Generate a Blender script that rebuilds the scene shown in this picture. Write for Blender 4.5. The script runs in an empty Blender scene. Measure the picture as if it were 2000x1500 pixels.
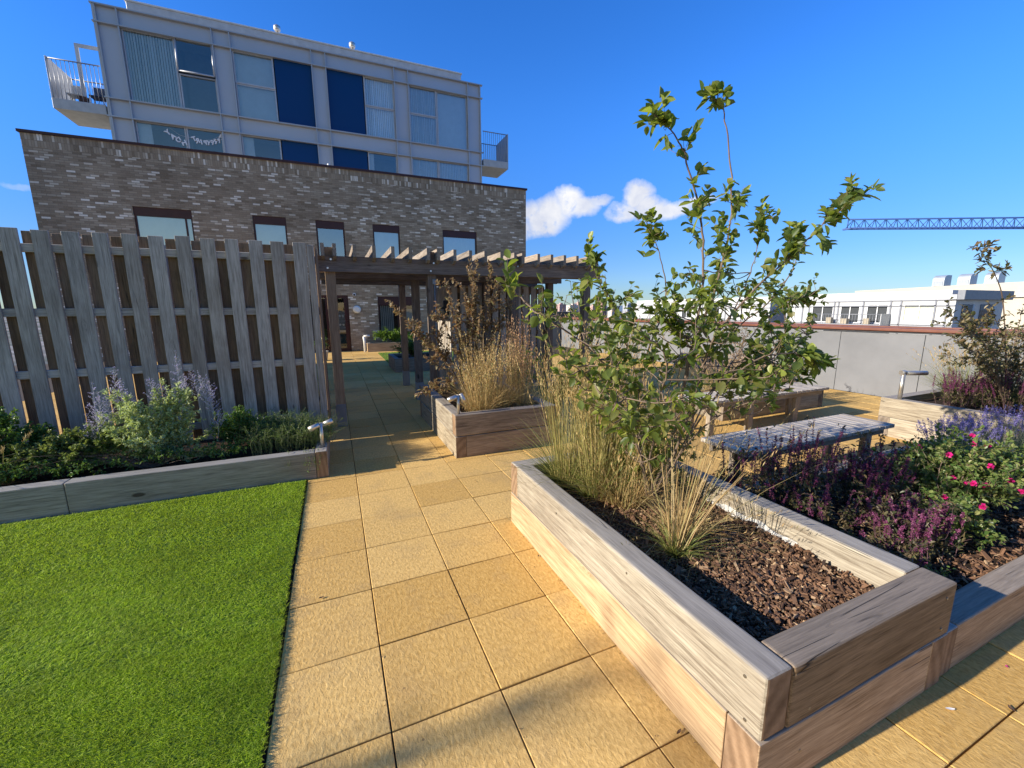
import bpy, bmesh, math, random
import numpy as np
from mathutils import Vector, Matrix
random.seed(7)
rng = np.random.default_rng(11)
SC = bpy.context.scene
COL = SC.collection
rad = math.radians

# ------------------------------------------------------------------ camera
F_PX, YAW, PIT, ROL = 808.7, rad(22.98), rad(10.227), rad(-0.329)
CAM = Vector((0, 0, 1.5926))
_f = Vector((math.sin(YAW)*math.cos(PIT), math.cos(YAW)*math.cos(PIT), -math.sin(PIT)))
_r0 = Vector((math.cos(YAW), -math.sin(YAW), 0)); _u0 = _r0.cross(_f)
_r = math.cos(ROL)*_r0 + math.sin(ROL)*_u0
_u = -math.sin(ROL)*_r0 + math.cos(ROL)*_u0
cd = bpy.data.cameras.new('camera'); cam = bpy.data.objects.new('camera', cd); COL.objects.link(cam)
cd.sensor_width = 36; cd.lens = F_PX/2000*36; cd.clip_start = .05; cd.clip_end = 9000
m = Matrix((( _r.x, _u.x, -_f.x, CAM.x), (_r.y, _u.y, -_f.y, CAM.y), (_r.z, _u.z, -_f.z, CAM.z), (0, 0, 0, 1)))
cam.matrix_world = m
SC.camera = cam

def at(px, py, ax, v):
    "where the sight line through a point of the photograph meets the plane ax = v"
    d = (px-1000)/F_PX*_r + (750-py)/F_PX*_u + _f
    k = 'xyz'.index(ax)
    return CAM + d*((v-CAM[k])/d[k])

# ------------------------------------------------------------------ world and sun
SUN_DIR = Vector((-2.4, .10, 1.0)).normalized()      # towards the sun
EL = math.asin(SUN_DIR.z); AZ = math.atan2(SUN_DIR.x, SUN_DIR.y)
W = bpy.data.worlds.new("World"); SC.world = W; W.use_nodes = True
SC.view_settings.view_transform = 'Standard'; SC.view_settings.look = 'None'
SC.view_settings.exposure = .70; SC.view_settings.gamma = 1

class G:
    "tiny helper to wire shader nodes"
    def __init__(s, nt): s.nt = nt; s.N = nt.nodes; s.L = nt.links
    def n(s, t, ins=None, **kw):
        x = s.N.new(t)
        for k, v in kw.items(): setattr(x, k, v)
        for k, v in (ins or {}).items(): s.put(x.inputs[k], v)
        return x
    def put(s, sock, v):
        if isinstance(v, bpy.types.NodeSocket): s.L.new(v, sock)
        elif isinstance(v, bpy.types.Node): s.L.new(v.outputs[0], sock)
        else: sock.default_value = v
    def math(s, op, a, b=0.0, c=0.0, clamp=False):
        x = s.N.new('ShaderNodeMath'); x.operation = op; x.use_clamp = clamp
        s.put(x.inputs[0], a); s.put(x.inputs[1], b)
        if op in ('MULTIPLY_ADD', 'SMOOTH_MIN'): s.put(x.inputs[2], c)
        return x.outputs[0]
    def vm(s, op, a, b=(0, 0, 0)):
        x = s.N.new('ShaderNodeVectorMath'); x.operation = op
        s.put(x.inputs[0], a); s.put(x.inputs[1], b)
        return x
    def ramp(s, fac, stops, interp='LINEAR'):
        x = s.N.new('ShaderNodeValToRGB'); x.color_ramp.interpolation = interp
        e = x.color_ramp.elements
        while len(e) > 1: e.remove(e[-1])
        e[0].position = stops[0][0]; e[0].color = c4(stops[0][1])
        for p, c in stops[1:]:
            q = e.new(p); q.color = c4(c)
        s.put(x.inputs[0], fac); return x.outputs[0]
    def mix(s, f, a, b, mode='MIX'):
        x = s.N.new('ShaderNodeMix'); x.data_type = 'RGBA'; x.blend_type = mode
        s.put(x.inputs[0], f)
        s.put(x.inputs[6], c4(a) if isinstance(a, tuple) else a)
        s.put(x.inputs[7], c4(b) if isinstance(b, tuple) else b)
        return x.outputs[2]
    def noise(s, vec, scale, detail=3, rough=.55, dist=0.0):
        return s.n('ShaderNodeTexNoise', {'Vector': vec, 'Scale': scale, 'Detail': detail, 'Roughness': rough, 'Distortion': dist}).outputs[0]
    def mapr(s, v, a, b, c=0.0, d=1.0):
        return s.n('ShaderNodeMapRange', {0: v, 1: a, 2: b, 3: c, 4: d}).outputs[0]
def c4(c):
    if isinstance(c, (int, float)): return (c, c, c, 1)
    return tuple(c) + (1,) if len(c) == 3 else tuple(c)

g = G(W.node_tree); W.node_tree.nodes.clear()
sky = g.n('ShaderNodeTexSky', sky_type='NISHITA', sun_disc=False, sun_elevation=EL, sun_rotation=AZ,
          altitude=50, air_density=1.0, dust_density=.0, ozone_density=2.6)
hs = g.n('ShaderNodeHueSaturation', {'Hue': .505, 'Saturation': 1.30, 'Value': 1.0, 'Color': sky.outputs[0]})
tc = g.n('ShaderNodeTexCoord').outputs['Generated']
dn = g.n('ShaderNodeTexNoise', {'Vector': tc, 'Scale': 13.0, 'Detail': 7.0, 'Roughness': .6})
dd = g.vm('SUBTRACT', dn.outputs['Color'], (.5, .5, .5))
ds = g.n('ShaderNodeVectorMath', {0: dd.outputs[0], 'Scale': .055}, operation='SCALE')
dv = g.vm('ADD', tc, ds.outputs[0]).outputs[0]
# clouds low in the sky: (azimuth deg from +Y, elevation deg, half width, half height, strength)
CL = [(25.2, 11.4, 2.2, 1.9, 1), (28.0, 11.9, 2.4, 2.0, 1), (30.4, 13.4, 1.6, 1.7, 1), (31.8, 12.9, 2.2, 1.1, .95), (34.0, 13.4, 1.8, .55, .8), (27.0, 10.6, 2.6, 1.2, 1),
      (37.4, 12.0, 1.8, 1.0, .9), (38.9, 13.4, 1.5, 1.5, 1), (40.6, 12.0, 2.4, 1.2, 1), (43.2, 11.9, 2.4, .95, .95), (46.0, 12.4, 1.9, .6, .8),
      (-25.0, 10.5, 1.0, .32, .25)]
acc = None
for a, e, w, h, st in CL:
    a, e = rad(a), rad(e)
    ca = (math.sin(a), math.cos(a), 0)
    tangent = (math.cos(a), -math.sin(a), 0)
    up = (-math.sin(e)*math.sin(a), -math.sin(e)*math.cos(a), math.cos(e))
    cen = (math.cos(e)*math.sin(a), math.cos(e)*math.cos(a), math.sin(e))
    q = g.vm('SUBTRACT', dv, cen).outputs[0]
    u = g.math('DIVIDE', g.vm('DOT_PRODUCT', q, tangent).outputs['Value'], rad(w))
    v = g.math('DIVIDE', g.vm('DOT_PRODUCT', q, up).outputs['Value'], rad(h))
    wz = g.math('DIVIDE', g.vm('DOT_PRODUCT', q, cen).outputs['Value'], .5)
    r2 = g.math('ADD', g.math('ADD', g.math('MULTIPLY', u, u), g.math('MULTIPLY', v, v)), g.math('MULTIPLY', wz, wz))
    b = g.math('MULTIPLY', g.mapr(r2, 1.7, .35), st)
    acc = b if acc is None else g.math('MAXIMUM', acc, b)
wisp = g.noise(dv, 22.0, 6, .6)
dens = g.math('MULTIPLY', acc, g.mapr(wisp, .24, .50), clamp=True)
dens = g.math('SMOOTH_MIN', dens, 1.0, .1)
shade = g.noise(dv, 9.0, 5, .6)
ccol = g.mix(g.mapr(shade, .35, .62), (4.3, 4.5, 5.2), (6.6, 6.5, 6.3))
sx = g.n('ShaderNodeSeparateXYZ', {0: tc}).outputs
hz = g.n('ShaderNodeMapRange', {0: sx[2], 1: 0.0, 2: .42, 3: .0, 4: 1.0}, interpolation_type='SMOOTHSTEP').outputs[0]
tint = g.mix(hz, (.40, .52, .84), (.86, 1.20, 1.68))       # clear summer air: deep blue even near the horizon ...
tint = g.mix(g.mapr(g.math('ADD', g.math('MULTIPLY', sx[0], -.9), g.math('MULTIPLY', sx[1], -.65)), .22, .85), tint, (1.42, .98, .78))   # ... with warm tint added sunward and behind the camera to warm the shade
skyb = g.mix(1.0, hs.outputs[0], tint, 'MULTIPLY')
skyc = g.mix(g.math('MULTIPLY', dens, .95), skyb, ccol)
bg = g.n('ShaderNodeBackground', {'Color': skyc, 'Strength': .100})
g.L.new(bg.outputs[0], g.n('ShaderNodeOutputWorld').inputs[0])

sd = bpy.data.lights.new('sun', 'SUN'); sd.energy = 5.0; sd.angle = rad(.53); sd.color = (1, .915, .79)
so = bpy.data.objects.new('sun', sd); COL.objects.link(so)
so.rotation_euler = SUN_DIR.to_track_quat('Z', 'Y').to_euler()
SC.cycles.max_bounces = 7; SC.cycles.transparent_max_bounces = 6; SC.cycles.transmission_bounces = 4
SC.cycles.diffuse_bounces = 4; SC.cycles.glossy_bounces = 3

# ------------------------------------------------------------------ materials
MATS = {}
def newmat(name):
    mt = bpy.data.materials.new(name); mt.use_nodes = True; mt.node_tree.nodes.clear()
    return mt, G(mt.node_tree)
def fin(g, bsdf): g.L.new(bsdf.outputs[0], g.n('ShaderNodeOutputMaterial').inputs[0])
def bsdf(g, col, rough=.6, metal=0., spec=.5, bump=None, bstr=.3, bdist=.01, **kw):
    ins = {'Base Color': c4(col) if isinstance(col, tuple) else col, 'Roughness': rough, 'Metallic': metal, 'Specular IOR Level': spec}
    ins.update(kw)
    if bump is not None:
        ins['Normal'] = g.n('ShaderNodeBump', {'Height': bump, 'Strength': bstr, 'Distance': bdist}).outputs[0]
    return g.n('ShaderNodeBsdfPrincipled', ins)
def plain(name, col, rough=.5, metal=0., spec=.5, var=.12, vscale=4., bscale=60., bstr=.08, emit=0):
    if name in MATS: return MATS[name]
    mt, g = newmat(name); co = g.n('ShaderNodeTexCoord').outputs['Object']
    n1 = g.noise(co, vscale, 5, .6)
    c = g.mix(g.mapr(n1, .3, .7), tuple(x*(1-var) for x in col), tuple(min(1, x*(1+var)) for x in col))
    kw = {}
    if emit: kw = {'Emission Color': c4(col), 'Emission Strength': emit}
    fin(g, bsdf(g, c, g.mapr(g.noise(co, vscale*3, 3), .3, .7, max(.02, rough-.07), rough+.07), metal, spec, g.noise(co, bscale, 3), bstr, .002, **kw))
    MATS[name] = mt; return mt

def wood(name, axis, dark, light, stain=(.12, .09, .06), stain_amt=.5, weather=None, knots=.8, rough=.75, crack=.7, island=False, gs=1.0):
    "weathered sawn timber; grain runs along axis"
    key = name+axis
    if key in MATS: return MATS[key]
    mt, g = newmat(key)
    co = g.n('ShaderNodeTexCoord').outputs['Object']
    rnd = g.n('ShaderNodeObjectInfo').outputs['Random']
    if island: rnd = g.math('FRACT', g.math('ADD', g.math('MULTIPLY', rnd, 3.7), g.n('ShaderNodeNewGeometry').outputs['Random Per Island']))
    off = g.n('ShaderNodeCombineXYZ', {0: g.math('MULTIPLY', rnd, 37.), 1: g.math('MULTIPLY', rnd, 61.), 2: g.math('MULTIPLY', rnd, 23.)}).outputs[0]
    p = g.vm('ADD', co, off).outputs[0]
    k = 'XYZ'.index(axis)
    s1 = [1., 1., 1.]; s1[k] = .06
    s2 = [1., 1., 1.]; s2[k] = .035
    s3 = [1., 1., 1.]; s3[k] = .38
    # let the grain flow round knots
    wob = g.noise(p, 1.6, 2, .5)
    wv = g.n('ShaderNodeCombineXYZ', {i: (g.math('MULTIPLY', g.math('SUBTRACT', wob, .5), .014) if i != k else 0.0) for i in range(3)}).outputs[0]
    pk = g.vm('MULTIPLY', p, tuple(s3)).outputs[0]
    vo = g.n('ShaderNodeTexVoronoi', {'Vector': pk, 'Scale': 5.5*gs, 'Randomness': 1.0}, feature='F1')
    kd = vo.outputs['Distance']
    kring = g.mapr(kd, .0, .20, 1., 0.)
    wk = g.n('ShaderNodeCombineXYZ', {i: (g.math('MULTIPLY', g.math('POWER', kring, 2.), .045) if i != k else 0.0) for i in range(3)}).outputs[0]
    pw = g.vm('ADD', g.vm('ADD', p, wv).outputs[0], wk).outputs[0]
    pg = g.vm('MULTIPLY', pw, tuple(s1)).outputs[0]
    g1 = g.noise(pg, 46.*gs, 6, .68, .2)
    g2 = g.noise(g.vm('MULTIPLY', pw, tuple(s2)).outputs[0], 170.*gs, 4, .65)
    low = g.noise(p, 1.5, 4, .6, .4)
    mixf = g.math('ADD', g.math('MULTIPLY', g1, .52), g.math('MULTIPLY', g2, .48))
    col = g.ramp(g.mapr(mixf, .38, .62), [(0, dark), (.45, tuple((a+b)/2 for a, b in zip(dark, light))), (1, light)])
    col = g.mix(g.math('MULTIPLY', g.mapr(low, .45, .75), stain_amt), col, stain)
    if weather:
        top = g.n('ShaderNodeSeparateXYZ', {0: g.n('ShaderNodeNewGeometry').outputs['True Normal']}).outputs[2]
        wf = g.math('MULTIPLY', g.mapr(top, .3, .9), .8)
        col = g.mix(wf, col, g.mix(g.mapr(mixf, .35, .65), tuple(x*.55 for x in weather), weather))
    # rings, cracks and knots
    if knots:
        km = g.math('MULTIPLY', g.mapr(kd, .125, .09), knots*.85)
        kh = g.math('MULTIPLY', g.mapr(kd, .26, .11), knots*.4)
        sel = g.math('GREATER_THAN', g.n('ShaderNodeSeparateColor', {0: vo.outputs['Color']}).outputs[0], .45)
        col = g.mix(g.math('MULTIPLY', kh, sel), col, tuple(x*.5 for x in light))
        col = g.mix(g.math('MULTIPLY', km, sel), col, (.035, .022, .014))
    sc = [1., 1., 1.]; sc[k] = .022
    cr = g.noise(g.vm('MULTIPLY', p, tuple(sc)).outputs[0], 11.*gs, 2, .5)
    cm = g.math('MULTIPLY', g.mapr(g.math('ABSOLUTE', g.math('SUBTRACT', cr, .5)), .006, .0), g.math('MULTIPLY', g.mapr(g.noise(p, 2.2, 2), .56, .62), crack))
    col = g.mix(cm, col, (.02, .014, .01))
    tone = g.n('ShaderNodeHueSaturation', {'Saturation': g.mapr(rnd, 0, 1, .85, 1.12), 'Value': g.mapr(g.math('FRACT', g.math('MULTIPLY', rnd, 7.3)), 0, 1, .82, 1.15), 'Color': col}).outputs[0]
    hgt = g.math('SUBTRACT', g.math('MULTIPLY', mixf, .6), g.math('MULTIPLY', cm, 2.5))
    fin(g, bsdf(g, tone, rough, 0, .3, hgt, .55, .004))
    MATS[key] = mt; return mt
def endgrain(name, dark, light):
    if name in MATS: return MATS[name]
    mt, g = newmat(name); co = g.n('ShaderNodeTexCoord').outputs['Object']
    rnd = g.n('ShaderNodeObjectInfo').outputs['Random']
    off = g.n('ShaderNodeCombineXYZ', {0: g.math('MULTIPLY', rnd, .3), 1: g.math('MULTIPLY', rnd, .2), 2: g.math('MULTIPLY', rnd, .25)}).outputs[0]
    p = g.vm('ADD', co, off).outputs[0]
    wv = g.n('ShaderNodeTexWave', {'Vector': p, 'Scale': 8., 'Distortion': 1.6, 'Detail': 2., 'Detail Scale': .8}, wave_type='RINGS', rings_direction='SPHERICAL').outputs[1]
    n = g.noise(p, 70, 5, .7)
    c = g.mix(g.math('ADD', g.math('MULTIPLY', wv, .35), g.math('MULTIPLY', n, .65)), dark, light)
    c = g.mix(g.mapr(g.noise(p, 6, 3), .5, .7, 0, .5), c, tuple(x*.4 for x in dark))
    fin(g, bsdf(g, c, .8, 0, .2, n, .4, .003)); MATS[name] = mt; return mt

def leafmat(name, cols, trans=.35, tcol=None, rough=.45, sat=1., spec=.4):
    "cols: list of colours a leaf may have (each leaf one)"
    if name in MATS: return MATS[name]
    mt, g = newmat(name)
    r = g.n('ShaderNodeNewGeometry').outputs['Random Per Island']
    n = len(cols)
    c = g.ramp(r, [(i/max(1, n-1), cc) for i, cc in enumerate(cols)])
    co = g.n('ShaderNodeTexCoord').outputs['Object']
    c = g.n('ShaderNodeHueSaturation', {'Saturation': sat, 'Value': g.mapr(g.noise(co, 9, 3), .3, .7, .8, 1.2), 'Color': c}).outputs[0]
    b = bsdf(g, c, rough, 0, spec)
    tc_ = g.mix(.65, c, tcol or (.30, .42, .05))
    t = g.n('ShaderNodeBsdfTranslucent', {'Color': tc_})
    mx = g.n('ShaderNodeMixShader', {0: trans, 1: b.outputs[0], 2: t.outputs[0]})
    fin(g, mx); MATS[name] = mt; return mt

def brickmat(name, soldier=False):
    if name in MATS: return MATS[name]
    mt, g = newmat(name)
    s = g.n('ShaderNodeSeparateXYZ', {0: g.n('ShaderNodeTexCoord').outputs['Object']}).outputs
    u = g.math('ADD', s[0], s[1]); v = s[2]
    vec = g.n('ShaderNodeCombineXYZ', {0: v if soldier else u, 1: u if soldier else v, 2: 0.0}).outputs[0]
    br = g.n('ShaderNodeTexBrick', {'Vector': vec, 'Color1': (0, 0, 0, 1), 'Color2': (1, 1, 1, 1), 'Mortar': (.5, .5, .5, 1), 'Scale': 1.,
              'Mortar Size': .006, 'Mortar Smooth': .15, 'Bias': 0., 'Brick Width': .218, 'Row Height': .066}, offset=0. if soldier else .5, squash=1)
    val = g.n('ShaderNodeSeparateColor', {0: br.outputs[0]}).outputs[0]
    c = g.ramp(val, [(0, (.22, .165, .11)), (.12, (.31, .24, .165)), (.3, (.36, .285, .20)), (.42, (.28, .215, .15)), (.54, (.40, .32, .23)), (.66, (.33, .26, .185)), (.78, (.45, .37, .275)), (.87, (.66, .58, .46)), (.94, (.88, .80, .68))], 'CONSTANT')
    big = g.noise(g.n('ShaderNodeTexCoord').outputs['Object'], .55, 3)
    fine = g.noise(g.n('ShaderNodeTexCoord').outputs['Object'], 40, 4)
    c = g.mix(g.mapr(fine, .35, .7, 0, .35), c, (.52, .42, .29))
    c = g.mix(br.outputs['Fac'], c, (.26, .205, .145))
    c = g.n('ShaderNodeHueSaturation', {'Value': g.mapr(big, .35, .65, .85, 1.15), 'Color': c}).outputs[0]
    h = g.math('ADD', g.math('MULTIPLY', br.outputs['Fac'], -1.), g.math('MULTIPLY', fine, .3))
    fin(g, bsdf(g, c, .85, 0, .2, h, .5, .008)); MATS[name] = mt; return mt

# ------------------------------------------------------------------ object plumbing
def tag(o, label=None, cat=None, group=None, kind=None):
    if label: o['label'] = label
    if cat: o['category'] = cat
    if group: o['group'] = group
    if kind: o['kind'] = kind
    return o
def thing(name, label, cat, loc=(0, 0, 0), group=None):
    o = bpy.data.objects.new(name, None); COL.objects.link(o); o.location = loc
    o.empty_display_size = .1
    return tag(o, label, cat, group)
def wloc(o):
    v = Vector((0, 0, 0))
    while o is not None: v += Vector(o.location); o = o.parent
    return v
def npmesh(name, V, Fc, mats, parent=None, smooth=False, midx=None):
    "V (n,3) world coordinates, Fc (m,3 or 4) indices"
    V = np.asarray(V, dtype=np.float32); Fc = np.asarray(Fc, dtype=np.int32)
    k = Fc.shape[1]
    base = wloc(parent) if parent is not None else Vector((0, 0, 0))
    me = bpy.data.meshes.new(name)
    me.vertices.add(len(V)); me.vertices.foreach_set('co', (V-np.array(base, dtype=np.float32)).ravel())
    me.loops.add(Fc.size); me.loops.foreach_set('vertex_index', Fc.ravel())
    me.polygons.add(len(Fc)); me.polygons.foreach_set('loop_start', np.arange(0, Fc.size, k, dtype=np.int32))
    if midx is not None: me.polygons.foreach_set('material_index', np.asarray(midx, dtype=np.int32))
    me.polygons.foreach_set('use_smooth', np.full(len(Fc), smooth))
    me.update(calc_edges=True); me.validate()
    for mt in (mats if isinstance(mats, (list, tuple)) else [mats]): me.materials.append(mt)
    o = bpy.data.objects.new(name, me); COL.objects.link(o)
    if parent is not None: o.parent = parent
    return o

class MB:
    "collects simple solids into one mesh"
    def __init__(s): s.bm = bmesh.new(); s.cur = 0
    def _m(s, faces):
        for f in faces: f.material_index = s.cur
    def box(s, x0, x1, y0, y1, z0, z1, bev=0, seg=1, mat=None):
        s.hexa([(x0, y0, z0), (x1, y0, z0), (x1, y1, z0), (x0, y1, z0), (x0, y0, z1), (x1, y0, z1), (x1, y1, z1), (x0, y1, z1)], bev, seg, mat); return s
    def hexa(s, P, bev=0, seg=1, mat=None):
        v = [s.bm.verts.new(p) for p in P]
        fs = [s.bm.faces.new([v[i] for i in q]) for q in ((0, 3, 2, 1), (4, 5, 6, 7), (0, 1, 5, 4), (1, 2, 6, 5), (2, 3, 7, 6), (3, 0, 4, 7))]
        for f in fs: f.material_index = s.cur if mat is None else mat
        if bev:
            es = set(e for f in fs for e in f.edges)
            bmesh.ops.bevel(s.bm, geom=list(es), offset=bev, segments=seg, profile=.5, affect='EDGES')
        return s
    def tube(s, pts, r, n=8, cap=True):
        pts = [Vector(p) for p in pts]; r = r if isinstance(r, (list, tuple)) else [r]*len(pts)
        rings = []
        for i, p in enumerate(pts):
            t = (pts[min(i+1, len(pts)-1)]-pts[max(i-1, 0)]).normalized()
            a = t.orthogonal().normalized() if i == 0 else (pa - t*pa.dot(t)).normalized()
            pa = a; b = t.cross(a)
            rings.append([s.bm.verts.new(p + r[i]*(math.cos(2*math.pi*j/n)*a + math.sin(2*math.pi*j/n)*b)) for j in range(n)])
        for A, B in zip(rings, rings[1:]):
            for j in range(n):
                f = s.bm.faces.new((A[j], A[(j+1) % n], B[(j+1) % n], B[j])); f.smooth = True; f.material_index = s.cur
        if cap:
            f = s.bm.faces.new(rings[0][::-1]); f.material_index = s.cur
            f = s.bm.faces.new(rings[-1]); f.material_index = s.cur
        return s
    def quad(s, *P):
        f = s.bm.faces.new([s.bm.verts.new(p) for p in P]); f.material_index = s.cur; return s
    def prism(s, poly, axis, a, b):
        "extrude a polygon (2D in the other two axes) along axis from a to b"
        def mk(q, t): return {'x': (t, q[0], q[1]), 'y': (q[0], t, q[1]), 'z': (q[0], q[1], t)}[axis]
        A = [s.bm.verts.new(mk(q, a)) for q in poly]; B = [s.bm.verts.new(mk(q, b)) for q in poly]; n = len(poly)
        for f in [s.bm.faces.new(A), s.bm.faces.new(B[::-1])] + [s.bm.faces.new((A[i], B[i], B[(i+1) % n], A[(i+1) % n])) for i in range(n)]: f.material_index = s.cur
        return s
    def build(s, name, mats, parent=None, label=None):
        bmesh.ops.recalc_face_normals(s.bm, faces=s.bm.faces)
        base = wloc(parent) if parent is not None else Vector((0, 0, 0))
        bmesh.ops.translate(s.bm, verts=s.bm.verts, vec=-base)
        me = bpy.data.meshes.new(name); s.bm.to_mesh(me); s.bm.free()
        for mt in (mats if isinstance(mats, (list, tuple)) else [mats]): me.materials.append(mt)
        o = bpy.data.objects.new(name, me); COL.objects.link(o)
        if parent is not None: o.parent = parent
        if label: o['label'] = label
        return o

def beam(name, x0, x1, y0, y1, z0, z1, axis, side, end, parent, bev=.008, seg=3, wear=.004, label=None):
    "a sawn timber: rounded edges, slightly uneven, end grain on its two ends"
    bm = bmesh.new()
    P = [(x0, y0, z0), (x1, y0, z0), (x1, y1, z0), (x0, y1, z0), (x0, y0, z1), (x1, y0, z1), (x1, y1, z1), (x0, y1, z1)]
    v = [bm.verts.new(p) for p in P]
    for q in ((0, 3, 2, 1), (4, 5, 6, 7), (0, 1, 5, 4), (1, 2, 6, 5), (2, 3, 7, 6), (3, 0, 4, 7)): bm.faces.new([v[i] for i in q])
    k = 'XYZ'.index(axis); lo = (x0, y0, z0)[k]; hi = (x1, y1, z1)[k]
    bmesh.ops.bevel(bm, geom=list(bm.edges), offset=bev, segments=seg, profile=.6, affect='EDGES')
    n = max(1, int((hi-lo)/.12))
    nrm = Vector([1. if i == k else 0. for i in range(3)])
    for i in range(1, n):
        c = [0, 0, 0]; c[k] = lo+(hi-lo)*i/n
        bmesh.ops.bisect_plane(bm, geom=bm.verts[:]+bm.edges[:]+bm.faces[:], plane_co=c, plane_no=nrm)
    ph = [random.uniform(0, 9) for _ in range(6)]
    for w_ in bm.verts:
        t = w_.co[k]
        for j in range(3):
            if j != k: w_.co[j] += wear*(math.sin(t*2.3+ph[j])*.6 + math.sin(t*7.1+ph[j+3])*.25)*(1 if j != 2 else .5)
    bmesh.ops.recalc_face_normals(bm, faces=bm.faces)
    for f in bm.faces:
        if abs(f.normal[k]) > .9: f.material_index = 1
        else: f.smooth = False
    base = wloc(parent)
    bmesh.ops.translate(bm, verts=bm.verts, vec=-base)
    me = bpy.data.meshes.new(name); bm.to_mesh(me); bm.free(); me.materials.append(side); me.materials.append(end)
    o = bpy.data.objects.new(name, me); COL.objects.link(o); o.parent = parent
    if label: o['label'] = label
    return o

# ------------------------------------------------------------------ vectorised foliage
def unit(a): return a/np.maximum(np.linalg.norm(a, axis=-1, keepdims=True), 1e-9)
def rdir(n, up=0.):
    d = rng.normal(size=(n, 3)); d[:, 2] += up; return unit(d)
def leafbatch(P, D, L, Wd, fold=.25, droop=.15, simple=False):
    "leaves at P along D: folded ovals with a drooping tip"
    n = len(P); P = np.asarray(P); D = unit(np.asarray(D))
    upv = unit(np.array([0, 0, 1.])+rng.normal(0, .45, (n, 3)))
    S = unit(np.cross(D, upv)); N = unit(np.cross(S, D))
    L = np.broadcast_to(np.asarray(L, float), (n,))[:, None]; Wd = np.broadcast_to(np.asarray(Wd, float), (n,))[:, None]
    dr = np.array([0, 0, -1.])*L*droop
    if simple:
        V = np.stack([P, P+D*L*.45+S*Wd*.5+N*Wd*fold, P+D*L+dr, P+D*L*.45-S*Wd*.5+N*Wd*fold], 1)
        Fi = np.array([[0, 1, 2], [0, 2, 3]])
    else:
        c = [P+D*L*t_+dr*q for t_, q in ((.24, .08), (.50, .28), (.78, .62), (1., 1.))]
        e = lambda t_, w_, q, sg: P+D*L*t_+sg*S*Wd*w_+N*Wd*fold*w_*2+dr*q
        V = np.stack([P]+c+[e(.22, .36, .06, 1), e(.50, .50, .26, 1), e(.80, .33, .62, 1), e(.22, .36, .06, -1), e(.50, .50, .26, -1), e(.80, .33, .62, -1)], 1)
        Fi = np.array([[0, 1, 5], [5, 1, 6], [1, 2, 6], [6, 2, 7], [2, 3, 7], [7, 3, 4], [0, 8, 1], [8, 9, 1], [1, 9, 2], [9, 10, 2], [2, 10, 3], [10, 4, 3]])
    k = V.shape[1]
    Fc = (np.arange(n)[:, None, None]*k + Fi[None]).reshape(-1, 3)
    return V.reshape(-1, 3), Fc
def bladebatch(P, D, L, Wd, bend, seg=4, twist=None):
    "grass blades / stems as tapering ribbons, bending outward with height"
    n = len(P); P = np.asarray(P, float); D = unit(np.asarray(D, float))
    L = np.broadcast_to(np.asarray(L, float), (n,)); Wd = np.broadcast_to(np.asarray(Wd, float), (n,)); bend = np.broadcast_to(np.asarray(bend, float), (n,))
    a = rng.uniform(0, 2*np.pi, n)
    side = np.stack([np.cos(a), np.sin(a), np.zeros(n)], 1)
    hor = D.copy(); hor[:, 2] = 0; hor = unit(hor+1e-4*side)
    rows = []
    for i in range(seg+1):
        t = i/seg
        c = P + D*(L*t)[:, None] + hor*(bend*L*t*t)[:, None] - np.array([0, 0, 1.])*(np.abs(bend)*L*t*t*.45)[:, None]
        w = Wd*(1-t**1.6)*.5
        if i < seg: rows.append(c+side*w[:, None]); rows.append(c-side*w[:, None])
        else: rows.append(c)
    V = np.stack(rows, 1); k = V.shape[1]
    Fi = []
    for i in range(seg-1): Fi += [[2*i, 2*i+1, 2*i+3], [2*i, 2*i+3, 2*i+2]]
    Fi.append([2*seg-2, 2*seg-1, 2*seg])
    Fc = (np.arange(n)[:, None, None]*k + np.array(Fi)[None]).reshape(-1, 3)
    return V.reshape(-1, 3), Fc
def cat_(parts):
    Vs, Fs, o = [], [], 0
    for V, Fc in parts: Vs.append(V); Fs.append(Fc+o); o += len(V)
    return np.concatenate(Vs), np.concatenate(Fs)
def curve(pts, n=10, jit=0.):
    "smooth path through points (Catmull-Rom)"
    P = [np.array(p, float) for p in pts]; P = [2*P[0]-P[1]]+P+[2*P[-1]-P[-2]]; out = []
    for i in range(1, len(P)-2):
        for t in np.linspace(0, 1, n, endpoint=False):
            a, b, c, d = P[i-1:i+3]
            out.append(.5*((2*b)+(-a+c)*t+(2*a-5*b+4*c-d)*t*t+(-a+3*b-3*c+d)*t**3))
    out.append(P[-2]); out = np.array(out)
    if jit: out[1:-1] += rng.normal(0, jit, out[1:-1].shape)
    return out
def tubebatch(paths, n=6):
    "paths: list of (points (k,3), r0, r1)"
    parts = []
    for pts, r0, r1 in paths:
        pts = np.asarray(pts); k = len(pts)
        T = unit(np.gradient(pts, axis=0))
        a = unit(np.cross(T, np.array([.3, .5, .81]))); b = np.cross(T, a)
        r = np.linspace(r0, r1, k)[:, None, None]
        th = np.arange(n)*2*np.pi/n
        V = pts[:, None]+r*(np.cos(th)[None, :, None]*a[:, None]+np.sin(th)[None, :, None]*b[:, None])
        i = np.arange(k-1)[:, None]; j = np.arange(n)[None]
        A = i*n+j; B = i*n+(j+1) % n
        q = np.stack([A, B, B+n, A+n], -1).reshape(-1, 4)
        Fc = np.concatenate([q[:, [0, 1, 2]], q[:, [0, 2, 3]]])
        parts.append((V.reshape(-1, 3), Fc))
    return cat_(parts)

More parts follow.
